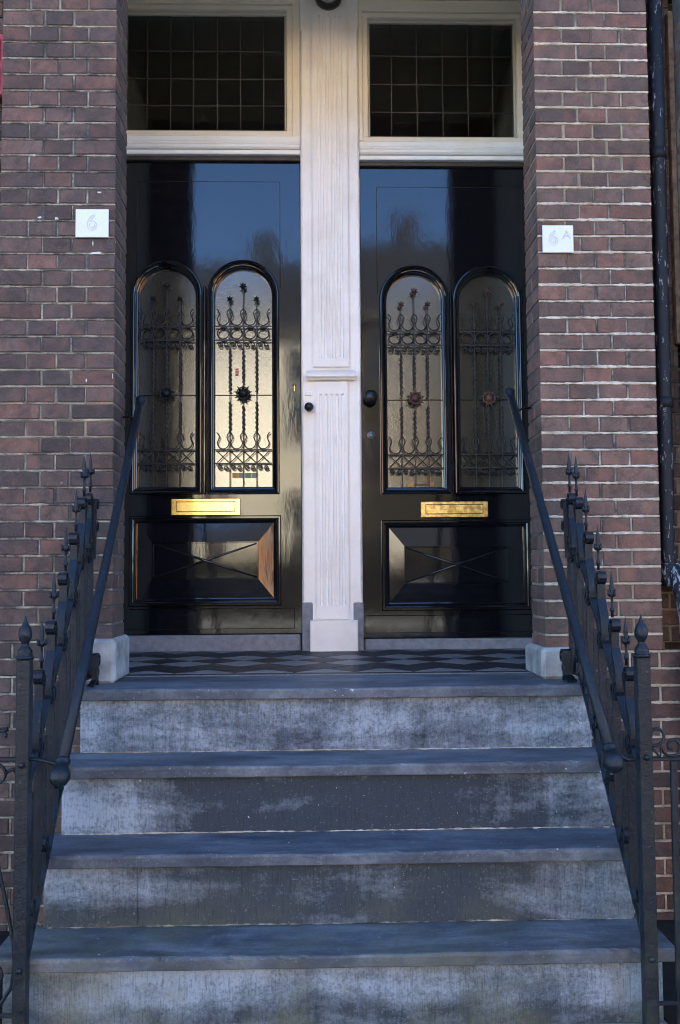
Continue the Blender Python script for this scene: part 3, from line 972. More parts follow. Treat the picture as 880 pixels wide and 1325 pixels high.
MOULD = [(0.0, 0.0), (0.0, -0.020), (0.004, -0.026), (0.009, -0.0275), (0.0135, -0.024), (0.0145, -0.016), (0.018, -0.014), (0.022, -0.017), (0.0255, -0.016),
         (0.0275, -0.010), (0.0285, -0.002), (0.033, 0.000), (0.036, 0.004), (0.037, 0.028)]
GL = 1.178
def door(name, label, xl, xr, z0, z1, wins, wz0, wztop, panel, kick_z, dz, groove, slot, slotmat, extra):
    D = thing(name, ((xl + xr) / 2, GL, z0), label, 'door', 'black front doors')
    # leaf with two arched openings
    bm = bmesh.new()
    def loop(pts):
        vv = [bm.verts.new((p[0], GL, p[1])) for p in pts]
        return [bm.edges.new((vv[i], vv[(i + 1) % len(vv)])) for i in range(len(vv))]
    edges = loop([(xl, z0), (xr, z0), (xr, z1), (xl, z1)])
    for (a, b) in wins:
        hw = (b - a) / 2 - 0.010; xc = (a + b) / 2
        zs = wztop - (b - a) / 2
        pts = [(xc - hw, wz0 + 0.01), (xc + hw, wz0 + 0.01)] + [(xc + hw * cos(pi * k / 20), zs + hw * sin(pi * k / 20)) for k in range(0, 21)]
        edges += loop(pts)
    bmesh.ops.triangle_fill(bm, use_beauty=True, edges=edges, normal=(0, -1, 0))
    r = bmesh.ops.extrude_face_region(bm, geom=list(bm.faces))
    for v in r['geom']:
        if isinstance(v, bmesh.types.BMVert): v.co.y += 0.04
    bmesh.ops.recalc_face_normals(bm, faces=bm.faces)
    me = bpy.data.meshes.new('door_leaf'); bm.to_mesh(me); bm.free()
    me.materials.append(M_BLACK)
    link('door_leaf', me, D)
    # flush upper panel, cut to the arches
    (a1, b1), (a2, b2) = wins
    gx0, gx1, gz = groove
    pts = [(gx0, gz), (gx0, wztop - 0.17)]
    h1 = (b1 - a1) / 2 + 0.001; c1 = (a1 + b1) / 2; zs1 = wztop - h1
    h2 = (b2 - a2) / 2 + 0.001; c2 = (a2 + b2) / 2; zs2 = wztop - h2
    A0 = [(c1 + h1 * cos(pi - pi * k / 18), zs1 + h1 * sin(pi - pi * k / 18)) for k in range(0, 18)]
    A1 = [(c2 + h2 * cos(pi - pi * k / 18), zs2 + h2 * sin(pi - pi * k / 18)) for k in range(1, 19)]
    pts = [(gx0, gz), (gx0, zs1 + .02)] + [p for p in A0 if p[0] > gx0 + .001 and p[1] > zs1 + .02] + [p for p in A1 if p[0] < gx1 - .001 and p[1] > zs1 + .02] + [(gx1, zs1 + .02), (gx1, gz)]
    MB().poly(pts, GL - 0.0032, GL - 0.0001).build('flush_panel', M_BLACK, D)
    MB().tube([(gx0, GL - .0024, zs1 + .04), (gx0, GL - .0024, gz), (gx0 + .001, GL - .0024, gz + .0005), (gx1 - .001, GL - .0024, gz + .0005), (gx1, GL - .0024, gz), (gx1, GL - .0024, zs1 + .04)], 0.0017, 6).build('panel_joint', M_SLOT, D)
    # astragal bead between the windows
    m = MB().box((b1 + a2) / 2 - 0.008, (b1 + a2) / 2 + 0.008, GL - 0.020, GL, wz0, wztop - 0.13, 0.005)
    m.build('centre_bead', M_BLACK, D)
    # windows
    for wi, (a, b) in enumerate(wins):
        xc = (a + b) / 2; hw = (b - a) / 2; zs = wztop - hw
        m = MB()
        sweep_arch(m, xc, hw, wz0, zs, MOULD, GL)
        Wd = m.build('arched_window', M_BLACK, D)
        ghw = hw - 0.0365
        yg = GL + 0.026
        n = 24
        pts = [(xc - ghw, wz0 + .036), (xc + ghw, wz0 + .036)] + [(xc + ghw * cos(pi * k / n), zs + ghw * sin(pi * k / n)) for k in range(0, n + 1)]
        g = MB().poly(pts, yg, yg + 0.005)
        o = g.build('glass_pane', M_GLASS, Wd); o.matrix_parent_inverse = Matrix(); 
        # iron grille
        y = GL - 0.004
        gw = ghw
        cell = 0.0655
        bars = [xc - cell, xc, xc + cell]
        Z = lambda z: z + dz
        gr = MB()
        def wire(pts2, r=0.0024, yy=y, nn=6):
            gr.tube([(p[0], yy, p[1]) for p in pts2], r, nn)
        def rail(z, r=0.0030):
            gr.box(xc - gw + .001, xc + gw - .001, y - 0.003, y + 0.003, z - r, z + r)
        for z in (1.601, 1.532, 0.989, 0.922): rail(Z(z))
        wire([(xc - gw + .001, Z(1.2635)), (xc + gw - .001, Z(1.2635))], 0.0022, yg - 0.004)
        edgesx = [xc - 2 * cell, xc - cell, xc, xc + cell, xc + 2 * cell]
        for i in range(4):
            cxm = (edgesx[i] + edgesx[i + 1]) / 2
            wire([(cxm + 0.0285 * cos(2 * pi * k / 18), Z(1.5665) + 0.0285 * sin(2 * pi * k / 18)) for k in range(19)], 0.0034)
            for zc, fl in ((1.5095, -1), (0.901, -1)):
                for s_ in (-1, 1):
                    sp = spiral(cxm + s_ * 0.0155, Z(zc), 0.004, 0.0135, 0.0, 1.45 if s_ < 0 else -1.45)
                    if s_ > 0: sp = [(2 * (cxm + 0.0155) - q[0], q[1]) for q in sp]
                    wire(sp, 0.0030)
            # x bracing
            wire([(edgesx[i] + .002, Z(.926)), (edgesx[i + 1] - .002, Z(.985))], 0.0024)
            wire([(edgesx[i] + .002, Z(.985)), (edgesx[i + 1] - .002, Z(.926))], 0.0024, y + .0025)
            # swags joining the lyres
            for zb in (1.604, 0.992):
                arc = []
                for k in range(13):
                    a2_ = pi + pi * k / 12
                    arc.append((cxm + 0.0285 * cos(a2_), Z(zb) + 0.034 + 0.032 * sin(a2_)))
                wire(arc, 0.0029)
        for bx in [xc - 2 * cell] + bars + [xc + 2 * cell]:
            for zb in (1.604, 0.992):
                for s_ in (-1, 1):
                    lyre = [(bx + s_ * q[0], Z(zb) + q[1]) for q in ((0.0035, 0.034), (0.010, 0.046), (0.0145, 0.058), (0.0125, 0.070), (0.006, 0.079), (0.0, 0.082))]
                    if abs(bx + s_ * 0.015 - xc) > gw: continue
                    wire(lyre, 0.0029)
        for i, bx in enumerate(bars):
            gr.box(bx - .0022, bx + .0022, y - .001, y + .0035, wz0 + .036, Z(1.075))
            gr.box(bx - .0022, bx + .0022, y - .001, y + .0035, Z(1.49), Z(1.795 if i == 1 else 1.73))
            gr.box(bx - .0045, bx + .0045, y - .005, y + .004, Z(1.018), Z(1.032))
            gr.box(bx - .0045, bx + .0045, y - .005, y + .004, Z(1.630), Z(1.643))
        q = gr.build('iron_grille', M_GRILLE, Wd); q.matrix_parent_inverse = Matrix()
        for i, bx in enumerate(bars):
            tb = MB()
            for (za, zb) in ((1.075, 1.205 if i == 1 else 1.245), (1.320 if i == 1 else 1.275, 1.49)):
                if i != 1 and za < 1.1: zb = 1.225
                nn = int((zb - za) / 0.0028)
                vs = []
                for k in range(nn + 1):
                    z = Z(za + (zb - za) * k / nn)
                    an = k * 0.0028 * 2 * pi / 0.048
                    ra, rb = 0.0074, 0.0032
                    for s4 in range(6):
                        t4 = 2 * pi * s4 / 6
                        px, py = ra * cos(t4), rb * sin(t4)
                        vs.append((bx + px * cos(an) - py * sin(an), y + px * sin(an) * .7 + py * cos(an) * .7, z))
                fs = []
                for k in range(nn):
                    for s4 in range(6):
                        a_ = k * 6 + s4; b_ = k * 6 + (s4 + 1) % 6
                        fs.append((a_, b_, b_ + 6, a_ + 6))
                tb.add(vs, fs, True)
            tb.box(bx - .002, bx + .002, y - .002, y + .002, Z(1.20), Z(1.33))
            q = tb.build('twisted_bar', M_GRILLE, Wd); q.matrix_parent_inverse = Matrix()
            fb = MB()
            zc = Z(1.800 if i == 1 else 1.735)
            flower(fb, bx, y - .004, zc, 0.0205 if i == 1 else 0.0175, 7 if i == 1 else 6)
            q = fb.build('flower_finial', extra['flower'], Wd); q.matrix_parent_inverse = Matrix()
        fb = MB()
        flower(fb, xc, y - .006, Z(1.265), 0.046, 9, 0.016)
        fb.lathe((xc, y - .006, Z(1.265)), [(0.030, 0.010), (0.033, 0.016), (0.030, 0.020), (0.026, 0.016)], 18, 'Y')
        q = fb.build('rosette', extra['rosette'], Wd); q.matrix_parent_inverse = Matrix()
        for (sx, sz, w_, h_, mt) in extra['stickers'].get(wi, []):
            q = MB().box(sx, sx + w_, yg - .0015, yg - .0003, sz, sz + h_).build('sticker', mt, Wd); q.matrix_parent_inverse = Matrix()
    # lower panel with moulding, raised field and crossed fillets
    px0, px1, pz0, pz1 = panel
    m = MB()
    sweep_rect(m, px0, px1, pz0, pz1, [(0.0, 0.0), (0.0, -0.018), (0.005, -0.024), (0.012, -0.024), (0.016, -0.016), (0.021, -0.013), (0.026, -0.016), (0.030, -0.012), (0.034, -0.004), (0.038, -0.003)], GL)
    m.build('panel_moulding', M_BLACK, D)
    fx0, fx1, fz0, fz1 = px0 + 0.038, px1 - 0.038, pz0 + 0.038, pz1 - 0.038
    ix0, ix1, iz0, iz1 = fx0 + 0.072, fx1 - 0.072, fz0 + 0.090, fz1 - 0.088
    m = MB()
    m.add([(fx0, GL - .003, fz0), (fx1, GL - .003, fz0), (fx1, GL - .003, fz1), (fx0, GL - .003, fz1),
           (ix0, GL - .0165, iz0), (ix1, GL - .0165, iz0), (ix1, GL - .0165, iz1), (ix0, GL - .0165, iz1)],
          [(0, 1, 5, 4), (1, 2, 6, 5), (2, 3, 7, 6), (3, 0, 4, 7)])
    m.build('bevelled_border', M_BLACK, D)
    m = MB()
    cxm, czm = (ix0 + ix1) / 2, (iz0 + iz1) / 2
    sweep_rect(m, ix0, ix1, iz0, iz1, [(0.0, -.0165), (0.001, -.0195), (0.006, -.0195), (0.008, -.0145)], GL)
    m.add([(ix0 + .008, GL - .0145, iz0 + .008), (ix1 - .008, GL - .0145, iz0 + .008), (ix1 - .008, GL - .0145, iz1 - .008), (ix0 + .008, GL - .0145, iz1 - .008), (cxm, GL - .0165, czm)],
          [(0, 1, 4), (1, 2, 4), (2, 3, 4), (3, 0, 4)])
    m.build('raised_field', M_BLACK, D)
    for (pa, pb) in (((ix0 + .01, iz0 + .01), (ix1 - .01, iz1 - .01)), ((ix0 + .01, iz1 - .01), (ix1 - .01, iz0 + .01))):
        MB().tube([(pa[0], GL - .0158, pa[1]), (cxm, GL - .0178, czm), (pb[0], GL - .0158, pb[1])], [0.0035, 0.0065, 0.0035], 8).build('cross_fillet', M_BLACK, D)
    # weather bar and kick rail
    m = MB().box(xl + 0.004, panel[1] + 0.065 if xl < 0 else xr, GL - 0.010, GL - .0002, z0 + 0.022, kick_z, 0.003)
    m.build('kick_rail', M_BLACK, D)
    # letter plate
    sx0, sx1, sz0, sz1 = slot
    m = MB().box(sx0, sx1, GL - 0.007, GL - .0002, sz0, sz1, 0.003)
    LP = m.build('letter_plate', slotmat, D)
    m = MB()
    e = 0.024
    sweep_rect(m, sx0 + e, sx1 - e, sz0 + .016, sz1 - .015, [(0.0, -.0070), (0.0, -.0075), (0.0028, -.0075), (0.0028, -.0069)], GL)
    q = m.build('slot_gap', M_SLOT, LP); q.matrix_parent_inverse = Matrix()
    m = MB().box(sx0 + e + .003, sx1 - e - .003, GL - .0098, GL - .0072, sz0 + .0195, sz1 - .018, 0.0012)
    q = m.build('slot_flap', slotmat, LP); q.matrix_parent_inverse = Matrix()
    return D

# parents of sub-parts sit at the origin, so a plain identity inverse is right for them
M_ST_R = mat_plain('red_sticker', (0.45, 0.05, 0.04), 0.5)
M_ST_O = mat_plain('orange_sticker', (0.55, 0.27, 0.04), 0.5)
M_ST_G = mat_plain('green_sticker', (0.12, 0.25, 0.10), 0.5)
M_ST_W = mat_plain('grey_sticker', (0.30, 0.28, 0.22), 0.5)
D1 = door('front_door', 'left black gloss door with bright glass and a polished brass letter plate', -1.022, -0.0905, 0.096, 2.430,
     [(-0.922, -0.570), (-0.548, -0.194)], 0.772, 1.929, (-0.922, -0.187, 0.230, 0.667), 0.218, 0.0, (-0.895, -0.189, 2.329),
     (-0.722, -0.386, 0.669, 0.752), M_BRASS,
     {'flower': M_GRILLE, 'rosette': M_GRILLE, 'stickers': {1: [(-0.427, 0.853, 0.030, 0.026, M_ST_O), (-0.396, 0.853, 0.030, 0.026, M_ST_W), (-0.364, 0.853, 0.030, 0.026, M_ST_G), (-0.333, 0.853, 0.030, 0.026, M_ST_W),
                                                               (-0.412, 1.36, 0.016, 0.013, M_ST_R), (-0.412, 1.376, 0.016, 0.009, M_ST_R), (-0.412, 1.388, 0.016, 0.009, M_ST_R)]}})
D2 = door('front_door', 'right black gloss door with dim glass and a tarnished brass letter plate', 0.2115, 1.112, 0.070, 2.406,
     [(0.301, 0.646), (0.662, 1.013)], 0.766, 1.903, (0.301, 1.032, 0.200, 0.640), 0.178, -0.026, (0.292, 1.02, 2.305),
     (0.494, 0.826, 0.652, 0.732), M_BRASS_OLD,
     {'flower': M_RUST, 'rosette': M_RUST, 'stickers': {0: [(0.435, 0.806, 0.026, 0.020, M_ST_O), (0.545, 0.806, 0.020, 0.022, M_ST_O), (0.47, 0.812, 0.062, 0.007, M_SLOT)]}})
# door furniture
m = MB().lathe((0.252, GL, 1.240), [(0.026, 0.0), (0.026, 0.004), (0.012, 0.010), (0.011, 0.026), (0.026, 0.038), (0.034, 0.052), (0.033, 0.066), (0.022, 0.076), (0.0, 0.079)], 20, 'Y')
m.build('door_knob', M_BLACK_MAT, D2)
m = MB().lathe((0.255, GL, 1.058), [(0.021, 0.0), (0.021, 0.005), (0.017, 0.009), (0.014, 0.008), (0.013, 0.011), (0.0, 0.012)], 20, 'Y')
m.build('door_lock', mat_plain('dull_steel', (0.25, 0.24, 0.22), 0.35, 0.2, 0.5, 30, 0.1, 0.8), D2)
m = MB().lathe((-0.121, GL, 1.308), [(0.0075, 0.0), (0.0075, 0.004), (0.0, 0.005)], 12, 'Y')
m.box(-0.124, -0.118, GL - 0.005, GL, 1.278, 1.305, 0.001)
m.build('keyhole_cover', M_BRASS_OLD, D1)
m = MB().lathe((-0.049, YP, 1.187), [(0.018, 0.0), (0.018, 0.003), (0.009, 0.008), (0.009, 0.02), (0.018, 0.028), (0.0225, 0.040), (0.019, 0.052), (0.008, 0.059), (0.0, 0.060)], 20, 'Y')
tag(m.build('bell_knob', M_BLACK_MAT), 'round black bell knob on the left edge of the white pilaster', 'knob')

# ------------------------------------------------------------------ number plates
def number_plate(x0, x1, z0, z1, txt, label):
    T = thing('number_plate', ((x0 + x1) / 2, -0.012, z0), label, 'number plate', 'white house number plates')
    o = MB().box(x0, x1, -0.0125, -0.004, z0, z1, 0.0012).build('plate', M_SIGN, T)
    for s, cx_, cz_, size in txt:
        cu = bpy.data.curves.new('digit', 'FONT')
        cu.body = s; cu.size = size; cu.fill_mode = 'NONE'; cu.bevel_depth = 0.00065; cu.bevel_resolution = 1
        cu.align_x = 'CENTER'; cu.align_y = 'CENTER'; cu.resolution_u = 6
        tmp = bpy.data.objects.new('tmp', cu); COL.objects.link(tmp)
        bpy.context.view_layer.update()
        dg = bpy.context.evaluated_depsgraph_get()
        me = bpy.data.meshes.new_from_object(tmp.evaluated_get(dg))
        bpy.data.objects.remove(tmp)
        me.transform(Matrix.Translation((cx_, -0.0128, cz_)) @ Matrix.Rotation(pi / 2, 4, 'X'))
        me.materials.clear(); me.materials.append(M_DIGIT)
        q = link('digit', me, T)
        me2 = me.copy(); me2.transform(Matrix.Translation((cx_, 0, cz_)) @ Matrix.Scale(0.86, 4) @ Matrix.Translation((-cx_, 0, -cz_)))
        me2.transform(Matrix.Translation((0, -0.0018, 0)))
        link('digit', me2, T)
number_plate(-0.902, -0.781, 1.631, 1.737, [('6', -0.842, 1.684, 0.088)], 'white plate with the number 6 on the left brick pier')
number_plate(0.832, 0.948, 1.577, 1.681, [('6', 0.872, 1.630, 0.082), ('A', 0.922, 1.643, 0.046)], 'white plate with the number 6A on the right brick pier')

# ------------------------------------------------------------------ stair railings
def bez(p0, p1, p2, p3, n=14):
    out = []
    for i in range(n + 1):
        t = i / n; u = 1 - t
        out.append((u**3 * p0[0] + 3 * u * u * t * p1[0] + 3 * u * t * t * p2[0] + t**3 * p3[0],
                    u**3 * p0[1] + 3 * u * u * t * p1[1] + 3 * u * t * t * p2[1] + t**3 * p3[1]))
    return out

def spike(mb, x, y, z0, z1, s=1.0):
    h = z1 - z0
    mb.lathe((x, y, z0), [(0.0, 0), (0.0045, 0.0), (0.0045, h * .12), (0.0075, h * .14), (0.0075, h * .19), (0.0045, h * .21), (0.004, h * .42), (0.0085, h * .46),
                          (0.010, h * .52), (0.006, h * .58), (0.0075, h * .64), (0.0055, h * .78), (0.002, h * .93), (0.0004, h)], 8)
    # leaf collar
    for k in range(4):
        a = k * pi / 2 + 0.6
        c = Vector((x + cos(a) * 0.008, y + sin(a) * 0.008, z0 + h * .46))
        tip = Vector((x + cos(a) * 0.014, y + sin(a) * 0.014, z0 + h * .60))
        mb.tube([c, (c + tip) / 2 + Vector((0, 0, -.003)), tip], [0.005, 0.0055, 0.0015], 5)

def railing(sx, xr, label, dz):
    """sx: +1 right, -1 left; xr: inner face of the flat bars"""
    T = thing('stair_railing', (xr, -0.83, -0.875), label, 'railing', 'wrought iron stair railings')
    x0, x1 = (xr, xr + 0.027) if sx > 0 else (xr - 0.027, xr)
    YS = [-0.10, -0.19, -0.30, -0.43, -0.565, -0.69]
    ZT = [0.815, 0.793, 0.668, 0.536, 0.39, 0.255]
    xs = xr + sx * 0.006
    line = lambda y: 1.112 * (y + 0.1997) + 0.006
    for y, z in zip(YS, ZT):
        z = z + dz
        zr = z - 0.165
        # S-scroll of flat bar
        r1, r2 = 0.024, 0.030
        up = [(y + q[0], zr + q[1]) for q in [((0.008 + 0.016 * i / 16) * cos(a), (0.008 + 0.016 * i / 16) * sin(a)) for i in range(17) for a in [(-1.5 * pi * 2 + 0) + (1.5 * pi * 2) * i / 16]]]
        body = bez((y + r1, zr), (y + r1, zr - 0.06), (y - r2 - 0.022, zr - 0.12), (y - r2 - 0.01, zr - 0.20))
        low = [(y + q[0] - 0.01, zr - 0.20 + q[1]) for q in [((0.030 - 0.019 * i / 14) * cos(a), (0.030 - 0.019 * i / 14) * sin(a)) for i in range(15) for a in [pi + 1.3 * 2 * pi * i / 14]]]
        MB().strip(up + body[1:-1] + low, x0, x1, 0.0055).build('scroll', M_IRON, T)
        m = MB(); spike(m, xs + sx * 0.002, y + 0.004, zr + 0.022, z); m.build('spike', M_IRON, T)
        # upright flat bar
        zb = line(y) if y < -0.1997 else 0.03
        ztop = zr - 0.235
        m = MB().box(x0 + .001, x1 - .001, y - 0.004, y + 0.003, zb, zr - 0.022, 0.001)
        m.build('baluster', M_IRON, T)
        # lower C scroll against the bottom bar
        ym = y - 0.06; zc = line(ym) + 0.075 if ym < -0.2 else 0.10
        c1 = [(ym + q[0], zc + q[1]) for q in [((0.010 + 0.018 * i / 12) * cos(a), (0.010 + 0.018 * i / 12) * sin(a)) for i in range(13) for a in [-1.2 * 2 * pi + 1.2 * 2 * pi * i / 12 - 0.6]]]
        e = c1[-1]
        c2 = bez(e, (e[0] + 0.012, e[1] - 0.02), (ym + 0.045, zc - 0.05), (ym + 0.052, max(line(ym + .05) if ym < -.25 else .03, zc - 0.09)), 6)
        MB().strip(c1 + c2[1:], x0 + .002, x1 - .002, 0.005).build('scroll', M_IRON, T)
    # scrolls turned towards the pier at the head
    for (yy, zz, s2) in ((-0.055, 0.635 + dz, 1), (-0.058, 0.555 + dz, 0.8)):
        c1 = [(yy + q[0], zz + q[1]) for q in [((0.008 + 0.013 * i / 12) * cos(a), (0.008 + 0.013 * i / 12) * sin(a)) for i in range(13) for a in [1.3 * 2 * pi - 1.3 * 2 * pi * i / 12 + pi]]]
        c2 = bez(c1[-1], (yy - .021, zz - .05), (yy - .03, zz - .06), (yy - .035, zz - .12), 6)
        MB().strip(c1 + c2[1:], x0 - sx * 0.012, x1 - sx * 0.012, 0.005).build('scroll', M_IRON, T)
    # tie straps and two inner uprights near the pier
    MB().box(x0 - 0.004, x1 + 0.004, -0.112, -0.088, 0.492 + dz, 0.512 + dz, 0.002).build('strap', M_IRON, T)
    for yy in (-0.055, -0.145, -0.245, -0.365, -0.50, -0.63, -0.755):
        zt = (0.60 if yy > -0.1 else 0.60 - 1.09 * (-0.145 - yy) if yy < -0.145 else 0.6) + dz - 0.10
        zb = line(yy) if yy < -0.1997 else 0.03
        MB().box(x0 + .004, x1 - .004, yy - 0.003, yy + 0.003, zb, zt - 0.06, 0.001).build('baluster', M_IRON, T)
    # sloping middle bar and bottom stringer
    def bar(pts, xa, xb, th, name):
        MB().strip(pts, xa, xb, th).build(name, M_IRON, T)
    bar([(-0.035, 0.47 + dz), (-0.16, 0.47 + dz), (-0.20, 0.445 + dz), (-0.81, -0.215 + dz)], x0 + .002, x1 - .002, 0.007, 'middle_bar')
    bar([(-0.035, 0.030), (-0.185, 0.030), (-0.22, line(-0.215) + .008), (-0.82, line(-0.82) + .008)], x0, x1, 0.009, 'bottom_bar')
    # curled foot bracket by the pier stone
    c1 = spiral(-0.075, 0.085, 0.006, 0.026, 0.4, 1.3)
    MB().strip(c1 + [(-0.10, 0.02), (-0.16, 0.006)], x0 - sx * 0.030, x1 - sx * 0.024, 0.006).build('foot_scroll', M_IRON, T)
    c1 = spiral(-0.075, 0.045, 0.004, 0.016, 1.4, 1.2)
    MB().strip(c1 + [(-0.07, 0.0)], x0 - sx * 0.026, x1 - sx * 0.022, 0.006).build('foot_scroll', M_IRON, T)
    # newel post
    px = xr + sx * 0.006 if sx > 0 else xr + 0.001
    px = 0.888 if sx > 0 else -0.8255
    zt = 0.150 if sx > 0 else 0.160
    m = MB().box(px - 0.0185, px + 0.0185, -0.8485, -0.8115, -0.875, zt, 0.0025)
    N = m.build('newel_post', M_IRON, T)
    m = MB().lathe((px, -0.83, zt), [(0.0, 0.0), (0.024, 0.0), (0.0255, 0.004), (0.024, 0.008), (0.018, 0.010), (0.021, 0.016), (0.0195, 0.024), (0.012, 0.034), (0.009, 0.040), (0.0105, 0.044),
             (0.0155, 0.052), (0.0185, 0.064), (0.0180, 0.076), (0.0135, 0.088), (0.008, 0.096), (0.0045, 0.104), (0.0022, 0.116), (0.0004, 0.120)], 20)
    q = m.build('finial', M_IRON, N); q.matrix_parent_inverse = Matrix()
    for rz in (-0.67, -0.125):
        m = MB().lathe((px, -0.8485, rz), [(0.009, 0.0), (0.009, 0.003), (0.005, 0.006), (0.0, 0.007)], 8, 'Y')
        q = m.build('rivet', M_IRON, N); q.matrix_parent_inverse = Matrix()
    return T
RL = railing(-1, -0.812, 'blue-black wrought iron railing with scrolls and spikes left of the steps', 0.008)
RR = railing(+1, 0.883, 'blue-black wrought iron railing with scrolls and spikes right of the steps', 0.0)

def handrail(top, bot, post, wall, label, d):
    H = thing('handrail', bot, label, 'handrail', 'sloping iron handrails')
    a, b = Vector(top), Vector(bot)
    dr = (b - a).normalized()
    mid = (a + b) / 2 + Vector((0, 0, -0.004))
    MB().tube([a, a.lerp(mid, .5) , mid, mid.lerp(b, .5), b], 0.0150, 14).build('rail_tube', M_IRON, H)
    u = dr.orthogonal().normalized(); w = dr.cross(u)
    MB().lathe(b - dr * 0.045, [(0.0150, 0.0), (0.0195, 0.003), (0.0205, 0.008), (0.0185, 0.012), (0.0175, 0.018), (0.0185, 0.024), (0.0235, 0.032), (0.0275, 0.044), (0.0275, 0.056), (0.022, 0.070), (0.011, 0.079), (0.0, 0.081)], 20, (u, w, dr)).build('end_ball', M_IRON, H)
    MB().lathe(a + dr * 0.035, [(0.0150, 0.0), (0.017, 0.003), (0.0150, 0.008), (0.015, 0.014), (0.0185, 0.022), (0.0205, 0.032), (0.018, 0.044), (0.009, 0.051), (0.0, 0.053)], 16, (u, w, -dr)).build('end_ball', M_IRON, H)
    MB().tube([post, (post[0] - d * 0.05, post[1] - 0.03, post[2] + 0.001), (a.lerp(b, 0.985)).to_tuple()], 0.0055, 8).build('lower_bracket', M_IRON, H)
    MB().tube([wall, (wall[0] - d * 0.03, wall[1], wall[2] + 0.001), a.lerp(b, 0.075).to_tuple()], 0.0042, 8).build('wall_bracket', M_IRON, H)
handrail((0.736, 0.17, 1.085), (0.768, -0.93, -0.115), (0.880, -0.835, -0.128), (0.825, 0.17, 1.022), 'right handrail tube sloping down to a ball end beside the right railing', 1)
handrail((-0.691, 0.17, 1.058), (-0.700, -0.93, -0.133), (-0.815, -0.835, -0.110), (-0.765, 0.17, 0.990), 'left handrail tube sloping down to a ball end beside the left railing', -1)

# front garden fences running off from the newel posts
def garden_fence(sx, xp, label):
    T = thing('garden_fence', (xp, -0.83, -0.875), label, 'iron fence', 'front garden fences')
    X = lambda d: xp + sx * d
    def flat(pts, name, r=0.0045):
        MB().tube([(p[0], -0.83, p[1]) for p in pts], r, 8).build(name, M_IRON, T)
    if sx > 0:
        MB().box(X(0.019), X(0.62), -0.836, -0.824, -0.138, -0.128, 0.002).build('top_rail', M_IRON, T)
        c = spiral(X(0.032), -0.058, 0.010, 0.030, 2.4, -1.15)
        flat(spiral(X(0.034), -0.068, 0.013, 0.031, pi + 0.2, -0.95) + [(X(0.020), -0.030)], 'scroll')
        sp = spiral(X(0.090), -0.098, 0.008, 0.032, -1.6, 1.25)
        flat([(2 * X(0.085) - q[0], q[1]) for q in sp] + [(X(0.045), -0.128), (X(0.020), -0.100)], 'scroll')
        for i in range(4):
            MB().box(X(0.072 + 0.115 * i), X(0.090 + 0.115 * i), -0.836, -0.824, -0.86, -0.1385, 0.002).build('fence_bar', M_IRON, T)
            flat(spiral(X(0.19 + 0.115 * i), -0.095, 0.008, 0.030, -1.6, 1.3), 'scroll')
        MB().box(X(0.019), X(0.62), -0.834, -0.826, -0.80, -0.788, 0.002).build('bottom_rail', M_IRON, T)
    else:
        MB().box(X(0.019), X(0.62), -0.836, -0.824, -0.118, -0.106, 0.002).build('top_rail', M_IRON, T)
        MB().lathe((X(0.076), -0.83, -0.152), [(0.024, -.005), (0.030, -.005), (0.030, .005), (0.024, .005), (0.024, -.005)], 28, 'Y').build('ring', M_IRON, T)
        MB().tube([(X(0.046), -0.83, -0.147), (X(0.03), -0.832, -0.139), (X(0.018), -0.83, -0.147)], 0.005, 8).build('ring_tie', M_IRON, T)
        flat([(X(0.14), -0.02), (X(0.10), -0.015), (X(0.075), -0.028), (X(0.060), -0.036), (X(0.044), -0.030)], 'leaf_scroll', 0.006)
        flat([(X(0.060), -0.036), (X(0.048), -0.046), (X(0.050), -0.052)], 'leaf_scroll', 0.005)
        big = [(X(0.085), -0.30), (X(0.065), -0.40), (X(0.042), -0.50), (X(0.022), -0.60), (X(0.018), -0.66), (X(0.026), -0.72), (X(0.055), -0.765), (X(0.095), -0.78)]
        flat(big, 'scroll', 0.0055)
        flat(spiral(X(0.085), -0.685, 0.012, 0.040, 0.0, -1.3), 'scroll', 0.0055)
        for i in range(4):
            MB().box(X(0.17 + 0.115 * i), X(0.182 + 0.115 * i), -0.836, -0.824, -0.86, -0.1185, 0.002).build('fence_bar', M_IRON, T)
        MB().box(X(0.019), X(0.62), -0.834, -0.826, -0.80, -0.788, 0.002).build('bottom_rail', M_IRON, T)
garden_fence(+1, 0.888, 'scrolled iron garden fence going right from the right newel post')
garden_fence(-1, -0.8255, 'scrolled iron garden fence with a ring going left from the left newel post')

